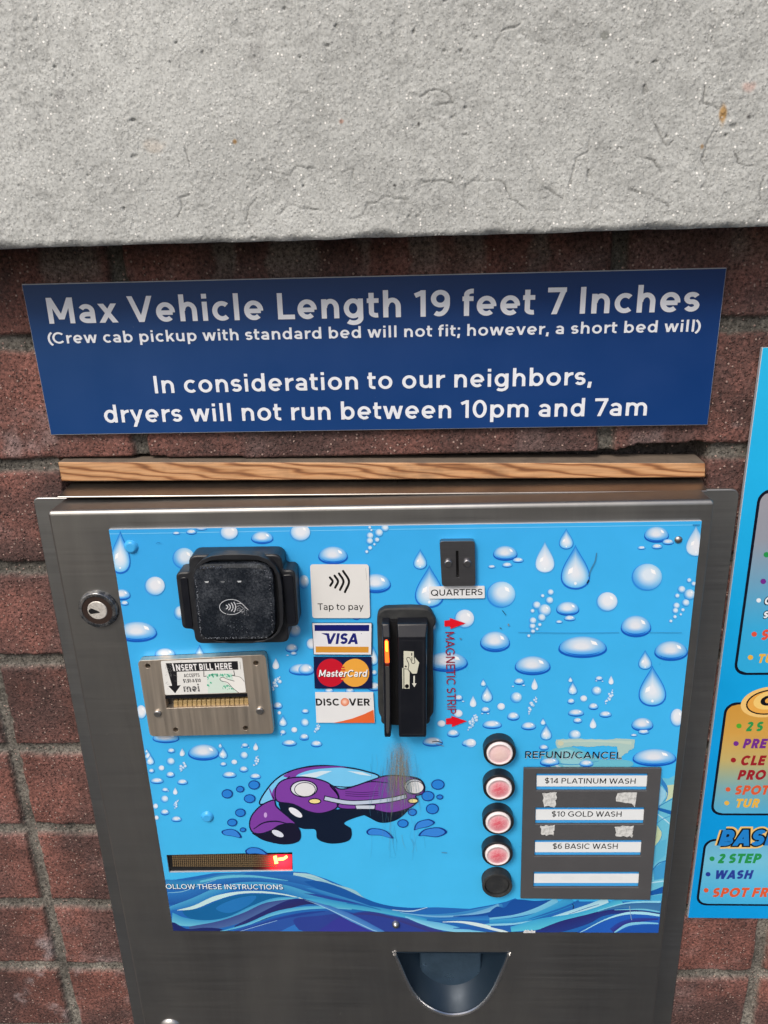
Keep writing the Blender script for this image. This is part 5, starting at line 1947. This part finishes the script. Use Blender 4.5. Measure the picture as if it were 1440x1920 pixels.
# ---- magnetic card swipe
C9 = crop(6.5455, 680, 1120)
q9 = lambda x, y, d: U(*C9(x, y), d)
GD = PD + .0085
gk = [(196, 190), (240, 158), (280, 140), (420, 134), (560, 130), (700, 134), (790, 144), (840, 180), (868, 230), (900, 300), (888, 350), (868, 390), (872, 560), (862, 800), (872, 1100), (870, 1380), (858, 1440), (826, 1490), (800, 1560), (520, 1580), (250, 1560), (226, 1480), (192, 1390), (184, 1100), (186, 700), (178, 420), (176, 260)]
mb = MB()
mb.prism([q9(*p, GD) for p in catmull(gk, True, 3)], PD + .0002, GD)
sw = mb.build('card_swipe_reader', M_RUBBER, ps, bevel=.0018, seg=3, angle=40, label='tall black magnetic card swipe reader in a rough rubber gasket')
FD = PD + .024


def rail(name, xl0, xr0, xl1, xr1, mat):
    """rail with a sloping shoulder at the top; x in crop units at shoulder top (y=285) and along the front (y=500..1700)"""
    mb = MB()
    A0 = [q9(xl0, 285, GD + .004), q9(xr0, 285, GD + .004)]
    A1 = [q9(xl1[0], 492, FD), q9(xr1[0], 492, FD)]
    A2 = [q9(xl1[1], 1690, FD), q9(xr1[1], 1690, FD)]
    A3 = [q9(xl1[1] + 8, 1712, FD - .002), q9(xr1[1] - 8, 1712, FD - .002)]
    zb = A3[0][1] - .0005
    prof = [(GD - .002, A0[0][1] + .001), (GD + .0105, A0[0][1]), (FD - .0004, A1[0][1] + .0005), (FD, A1[0][1] - .0005), (FD, A2[0][1]), (FD - .002, zb), (GD - .002, zb)]
    xs_l = [A0[0][0], A0[0][0], A1[0][0], A1[0][0], A2[0][0], A3[0][0], A2[0][0]]
    xs_r = [A0[1][0], A0[1][0], A1[1][0], A1[1][0], A2[1][0], A3[1][0], A2[1][0]]
    mb.loft([[(x, d, z) for x, (d, z) in zip(xs_l, prof)], [(x, d, z) for x, (d, z) in zip(xs_r, prof)]])
    return mb.build(name, mat, sw, bevel=.0011, seg=3, angle=25)


rail('swipe_rail', 238, 334, (246, 262), (338, 350), M_BLACKG)
rail('swipe_body', 424, 796, (430, 440), (780, 786), M_BLACKG)
mb = MB()
mb.box(q9(330, 700, GD)[0] - .001, q9(440, 700, GD)[0] + .001, q9(400, 1560, GD + .004)[1], q9(400, 290, GD + .004)[1], GD - .003, GD + .0045)
mb.build('swipe_channel', M_SLOT, sw)
# lens of the rail: lit at the top, dark below
def lens(name, pts, mat, d=.0007):
    mb = MB()
    mb.prism([q9(*p, FD) for p in pts], FD - .0006, FD + d)
    return mb.build(name, mat, sw, bevel=.0003, seg=2)
lens('status_light', [(270, 545), (278, 522), (302, 520), (316, 545), (327, 800), (276, 800)], M_ORANGE)
lens('status_light_core', [(277, 545), (282, 530), (300, 529), (309, 548), (312, 660), (282, 660)], M_ORANGEHOT, .0009)
lens('unlit_lens', [(276, 803), (327, 803), (328, 842), (278, 842)], M_REDOFF)
lens('lower_lens', [(280, 846), (328, 846), (334, 1420), (326, 1640), (306, 1680), (288, 1640)], M_LENS, .0004)
P = Print(FD + .0003)
P.tf = C9
LN = (66, 68, 74)
P.strip([(458, 532), (742, 532)], 3, LN, 1, smooth=False); P.strip([(742, 532), (742, 1690)], 3, LN, 1, smooth=False); P.strip([(742, 1680), (470, 1680)], 3, LN, 1, smooth=False); P.strip([(458, 532), (462, 1660)], 2.5, (44, 46, 52), 1, smooth=False)
IV = (208, 208, 190)
P.poly([(503, 657), (628, 664), (628, 760), (640, 735), (694, 800), (664, 934), (612, 937), (558, 880), (503, 874)], IV, 2)
P.poly([(510, 880), (552, 884), (576, 918), (576, 1120), (512, 1120)], IV, 2)
P.poly([(484, 866), (500, 866), (502, 1118), (488, 1118)], IV, 2)
P.ell(543, 1090, 25, 25, (10, 10, 14), 3)
DK = (14, 14, 18)
P.strip([(558, 880), (566, 820), (540, 760), (552, 738), (576, 742), (596, 780), (610, 810), (640, 800), (632, 740)], 8, DK, 3)
P.strip([(602, 682), (602, 715)], 12, DK, 3, smooth=False); P.strip([(604, 732), (604, 776)], 9, DK, 3, smooth=False)
P.strip([(503, 874), (558, 882)], 6, DK, 4, smooth=False)
P.poly([(512, 848), (530, 832), (544, 850), (534, 862)], DK, 3)
P.poly([(622, 962), (640, 962), (640, 1056), (662, 1054), (634, 1102), (604, 1054), (622, 1056)], (216, 216, 204), 2)
P.build('swipe_symbol', M_STICK, sw)

# ---- push buttons
C3 = crop(3.4286, 860, 1340)
BF = PD + .0105
for k, (x, y) in enumerate(((266, 250), (262, 476), (257, 695), (252, 902), (250, 1106))):
    c = U(*C3(x - 2, y - 2), BF)
    mb = MB()
    mb.prism(ring(c[0], c[1], .0150, .0150, 40), PD + .0002, BF - .0005, holes=[ring(c[0], c[1], .0124, .0124, 40)])
    lab = ['black collared push button with a faded pale cap, topmost of the column', 'black collared push button with a pink cap beside the platinum wash label',
           'black collared push button with a pink cap beside the gold wash label', 'black collared push button with a pink cap beside the basic wash label', 'all black push button, lowest of the column'][k]
    bt = mb.build('push_button', M_BLACK if k < 4 else M_RUBBER, ps, bevel=.0012, seg=3, angle=50, label=lab)
    if k == 4:
        mb = MB()
        mb.prism(ring(c[0], c[1], .0120, .0120, 40), PD + .001, BF - .0022)
        mb.build('cap', M_RUBBER, bt, bevel=.0012, seg=3)
        continue
    cap = Print(BF)
    n = 40
    prof = [(.0122, -.003), (.0121, .0006), (.0116, .0016), (.0102, .0017), (.0100, .0012), (.0080, .0016), (.0056, .0019), (.0030, .0021), (.0008, .0022)]
    inner_c = (228, 196, 190) if k == 0 else (214, 92, 108)
    prev = None
    rk = random.Random(k)
    for j, (r, d) in enumerate(prof):
        ids = []
        for i in range(n):
            a = 2 * math.pi * i / n
            cap.v.append((c[0] + r * math.cos(a), -(BF + d), c[1] + r * math.sin(a)))
            if j < 4:
                col = (232, 222, 222)
            else:
                t = min(1, max(0, (j - 4) / 3.0 + rk.uniform(-.08, .08)))
                col = mixc((222, 186, 190), inner_c, t)
            cap.c.append(lin(col))
            ids.append(len(cap.v) - 1)
        if prev:
            for i in range(n):
                q = (i + 1) % n
                cap.f.append((prev[i], prev[q], ids[q], ids[i]))
        prev = ids
    cap.f.append(tuple(prev))
    o = cap.build('cap', M_CAP, bt)
    for pl in o.data.polygons:
        pl.use_smooth = True

# ---- price plate with its four label windows
LP = PD + .0045
outer = [U(982, 1441, LP), U(1241, 1441, LP), U(1219, 1688, LP), U(976, 1685, LP)]
wins = [[(500, 380), (1217, 380), (1208, 490), (498, 490)], [(494, 598), (1195, 598), (1188, 705), (492, 705)], [(489, 808), (1178, 808), (1170, 911), (487, 911)], [(483, 1012), (1162, 1012), (1156, 1112), (480, 1112)]]
mb = MB()
mb.prism(outer, PD + .002, LP, holes=[[U(*C3(*p), LP) for p in w] for w in wins])
pp = mb.build('price_plate', M_PLATE, ps, bevel=.0005, seg=2, angle=50, label='dark grey plate framing four white price strips')
mb = MB()
mb.prism([U(983, 1442, PD + .001), U(1240, 1442, PD + .001), U(1218, 1685, PD + .001), U(977, 1682, PD + .001)], PD + .0016, PD + .0019)
mb.build('plate_backing', mat_plain('blue_backing', lin((62, 160, 226)), .4), pp)
SP = PD + .0030
for k, (w, txt) in enumerate(zip(wins, (('$14 PLATINUM WASH', 553, 441, 1136, 444), ('$10 GOLD WASH', 598, 655, 1046, 656), ('$6 BASIC WASH', 604, 862, 1021, 863), None))):
    P = Print(SP)
    P.tf = C3
    y0, y1 = w[0][1], w[2][1]
    yt, yb = y0 + (y1 - y0) * .10, y0 + (y1 - y0) * (.74 if k < 3 else .70)
    P.poly([(w[0][0] + 2, yt), (w[1][0] - 3, yt), (w[1][0] - (8 if k else 6), yb), (w[0][0] + 1, yb)], (226, 231, 234), 0)
    if txt:
        P.text(txt[0], (txt[1], txt[2]), (txt[3], txt[4]), 34, .14, (8, 8, 14), 2, track=.02)
    else:
        for xx in (560, 700, 880, 1010):
            P.ell(xx, (yt + yb) / 2, 46, 16, (223, 228, 231), 1)
    P.build('price_strip', M_STICK, pp, label=['white price strip reading 14 platinum wash', 'white price strip reading 10 gold wash', 'white price strip reading 6 basic wash', 'blank white price strip'][k])
rr = random.Random(21)
for k, (x0, y0, x1, y1) in enumerate(((540, 503, 628, 590), (1010, 500, 1144, 588), (526, 712, 616, 774), (1006, 718, 1122, 784))):
    pts = []
    for a, b in (((x0, y0), (x1, y0)), ((x1, y0), (x1 - 6, y1)), ((x1 - 6, y1), (x0 + 6, y1)), ((x0 + 6, y1), (x0, y0))):
        for j in range(7):
            t = j / 7
            pts.append((a[0] + (b[0] - a[0]) * t + rr.uniform(-5, 5), a[1] + (b[1] - a[1]) * t + rr.uniform(-6, 6)))
    if k == 1:
        pts = [(1010, 535), (1022, 505), (1060, 500), (1146, 500), (1140, 545), (1132, 594), (1112, 570), (1070, 566), (1040, 560), (1012, 556)]
    mb = MB()
    mb.prism([U(*C3(*p), LP) for p in pts], LP, LP + .0002)
    mb.build('tape_residue', M_TAPE, pp)

# ---- key lock
KD = DD + .0045
c = U(182, 1145, KD)
mb = MB()
loops = []
for r, d in ((.0182, DD), (.0182, DD + .0015), (.0172, KD - .0006), (.0162, KD), (.0140, KD), (.0136, KD - .0012)):
    loops.append([(c[0] + r * math.cos(2 * math.pi * i / 48), d, c[1] + r * math.sin(2 * math.pi * i / 48)) for i in range(48)])
mb.loft(loops, cap0=True, cap1=True)
kl = mb.build('key_lock', M_LOCKR, ps, smooth=True, label='round black key lock with silver cylinder on the door edge')
mb = MB()
mb.prism(ring(c[0], c[1], .0139, .0139, 40), KD - .0014, KD - .0006, holes=[ring(c[0], c[1], .0092, .0092, 40)])
mb.build('lock_ring', M_LOCK, kl)
mb = MB()
mb.prism(ring(c[0], c[1], .0090, .0090, 36), KD - .0014, KD - .0002)
mb.build('cylinder', M_CYL, kl, bevel=.0006, seg=2)
P = Print(KD)
P.poly([(166, 1146), (170, 1141), (177, 1143), (186, 1147), (186, 1149), (178, 1150), (170, 1151)], (18, 14, 12), 1, smooth=True)
P.build('keyhole', M_SLOT, kl)
c = U(318, 1932, DD + .004)
mb = MB()
mb.dome(c[0], c[1], .0125, DD, .005, 28, 4)
mb.build('door_latch', M_RIVET, ps, smooth=True)

# ------------------------------------------------------------------ wash menu sign at the right
ms = empty('menu_sign', (.55, -.004, ZC - .72))
tag(ms, 'bright blue wash menu board with coloured comic lettering beside the pay station', 'sign')
MD = .0075
xl, zt = U(1436, 652, MD)
xl2, zb = U(1285, 1721, MD)
xl = (xl + xl2) / 2
xr = xl + .52
mb = MB()
mb.box(xl, xr, zb, zt, .003, MD - .0003)
mb.build('board', M_EDGE, ms, bevel=.0004, seg=1)
P = Print(MD - .0002)
nz = 14
for k in range(nz):
    za, zb_ = zt + (zb - zt) * k / nz, zt + (zb - zt) * (k + 1) / nz
    ca, cb = [mixc((38, 184, 236), (4, 152, 224), min(1, t / nz * 1.4)) for t in (k, k + 1)]
    i = [P.addv((xl + .0004, za), ca, 0), P.addv((xr - .0004, za), ca, 0), P.addv((xr - .0004, zb_), cb, 0), P.addv((xl + .0004, zb_), cb, 0)]
    P.f.append(tuple(i))


def mbox(pl, ptop, pbot, stops, lay):
    x0 = U(*pl, MD)[0]
    z1 = U(*ptop, MD)[1]
    z0 = U(*pbot, MD)[1]
    x1 = xr - .02
    out = rrect(x0, z0, x1, z1, .012, 6)
    P.poly_w(out, (8, 14, 34), lay)
    t = .0026
    inn = rrect(x0 + t, z0 + t, x1 - t, z1 - t, .010, 6)
    # horizontal gradient bands
    nb = 80
    for k in range(nb):
        a, b = z1 - t + (z0 - z1 + 2 * t) * k / nb, z1 - t + (z0 - z1 + 2 * t) * (k + 1) / nb
        def col(f):
            f = f * (len(stops) - 1)
            i = min(int(f), len(stops) - 2)
            return mixc(stops[i], stops[i + 1], f - i)
        def inset(z):
            for zz, s in ((z1 - t, 1), (z0 + t, -1)):
                dzz = abs(z - zz)
                if dzz < .010:
                    return .010 - math.sqrt(max(.010 ** 2 - (.010 - dzz) ** 2, 0))
            return 0
        ia, ib = inset(a), inset(b)
        ids = [P.addv((x0 + t + ia, a), col(k / nb), lay + 2), P.addv((x1 - t - ia, a), col(k / nb), lay + 2), P.addv((x1 - t - ib, b), col((k + 1) / nb), lay + 2), P.addv((x0 + t + ib, b), col((k + 1) / nb), lay + 2)]
        P.f.append(tuple(ids))


mbox((1399, 1090), (1440, 917), (1390, 1266), [(150, 150, 160), (146, 152, 166), (104, 162, 196), (52, 168, 220), (44, 170, 224)], 1)
mbox((1346, 1420), (1375, 1317), (1350, 1529), [(204, 150, 62), (206, 158, 76), (190, 172, 110), (120, 168, 176), (80, 172, 214)], 1)
mbox((1312, 1640), (1335, 1573), (1320, 1698), [(104, 178, 214), (112, 190, 218), (88, 182, 222), (64, 174, 224)], 1)
P.tf = lambda x, y: (x, y)


def bullet(x, y, r, c):
    P.ell(x, y, r, r * .92, c, 5, n=18)


def comic(t, x, y, cap, c, lay=5, w=.26, grow=0, nat=.86, skew=.16):
    P.text(t, (x, y), (x + 60, y - .2), cap, w, c, lay, skew=skew, natural=nat, grow=grow)


GRN, VIO, RED, ORG, YEL, NVY = (36, 146, 78), (112, 44, 140), (150, 28, 40), (214, 90, 52), (226, 178, 70), (38, 60, 150)
bullet(1437, 1040, 5.5, GRN)
bullet(1431, 1090, 5.5, VIO)
bullet(1422.5, 1125.5, 4.4, (226, 236, 244))
comic('C', 1432, 1133, 14, (10, 12, 26), 5, .3, .24); comic('C', 1432, 1133, 14, (226, 236, 244), 7, .24)
comic('S', 1430, 1159, 13, (10, 12, 26), 5, .3, .24); comic('S', 1430, 1159, 13, (226, 236, 244), 7, .24)
bullet(1414, 1189, 5.2, (214, 80, 60)); comic('SP', 1425, 1200, 20, (214, 80, 60))
bullet(1407, 1232.5, 5.0, YEL); comic('TU', 1419, 1243, 17, YEL)
bullet(1385.5, 1361, 5, (82, 168, 48)); comic('2 S', 1397, 1371, 18, GRN)
bullet(1380, 1394, 5, VIO); comic('PRE', 1392, 1403, 18, VIO)
bullet(1375, 1425, 5, RED); comic('CLE', 1387, 1435, 18.5, RED)
comic('PRO', 1382, 1462, 18.5, RED)
bullet(1365, 1480, 4.6, ORG); comic('SPOT', 1376, 1490, 17.5, ORG)
bullet(1362.5, 1505.5, 4.6, YEL); comic('TUR', 1377, 1514, 16.5, YEL)
bullet(1335, 1610, 4.8, GRN); comic('2 STEP', 1344, 1618.5, 18, GRN)
bullet(1327.5, 1639, 4.6, NVY); comic('WASH', 1338, 1648, 16.5, NVY)
bullet(1324, 1669, 4.6, ORG); comic('SPOT FREE', 1334, 1682, 17.5, ORG)
# headings
CR, BKK = (236, 196, 120), (14, 14, 22)
comic('BASIC', 1347, 1585, 29, CR, 6, .24, .42, .92); comic('BASIC', 1347, 1585, 29, BKK, 9, .24, .22, .92); comic('BASIC', 1347, 1585, 29, (30, 128, 206), 12, .24, .04, .92)
P.ell(1440, 1316, 52, 28, CR, 6, -10, 40)
P.ell(1442, 1316, 44, 23, BKK, 8, -10, 40); P.ell(1442, 1316, 41, 20.5, (226, 166, 76), 8.6, -10, 40)
P.text('G', (1409, 1332), (1460, 1328), 33, .36, BKK, 9.4, skew=.1, natural=1.5)
P.text('G', (1409, 1332), (1460, 1328), 33, .22, (238, 200, 116), 10.2, skew=.1, natural=1.5)
P.build('printed_face', M_MENU, ms)
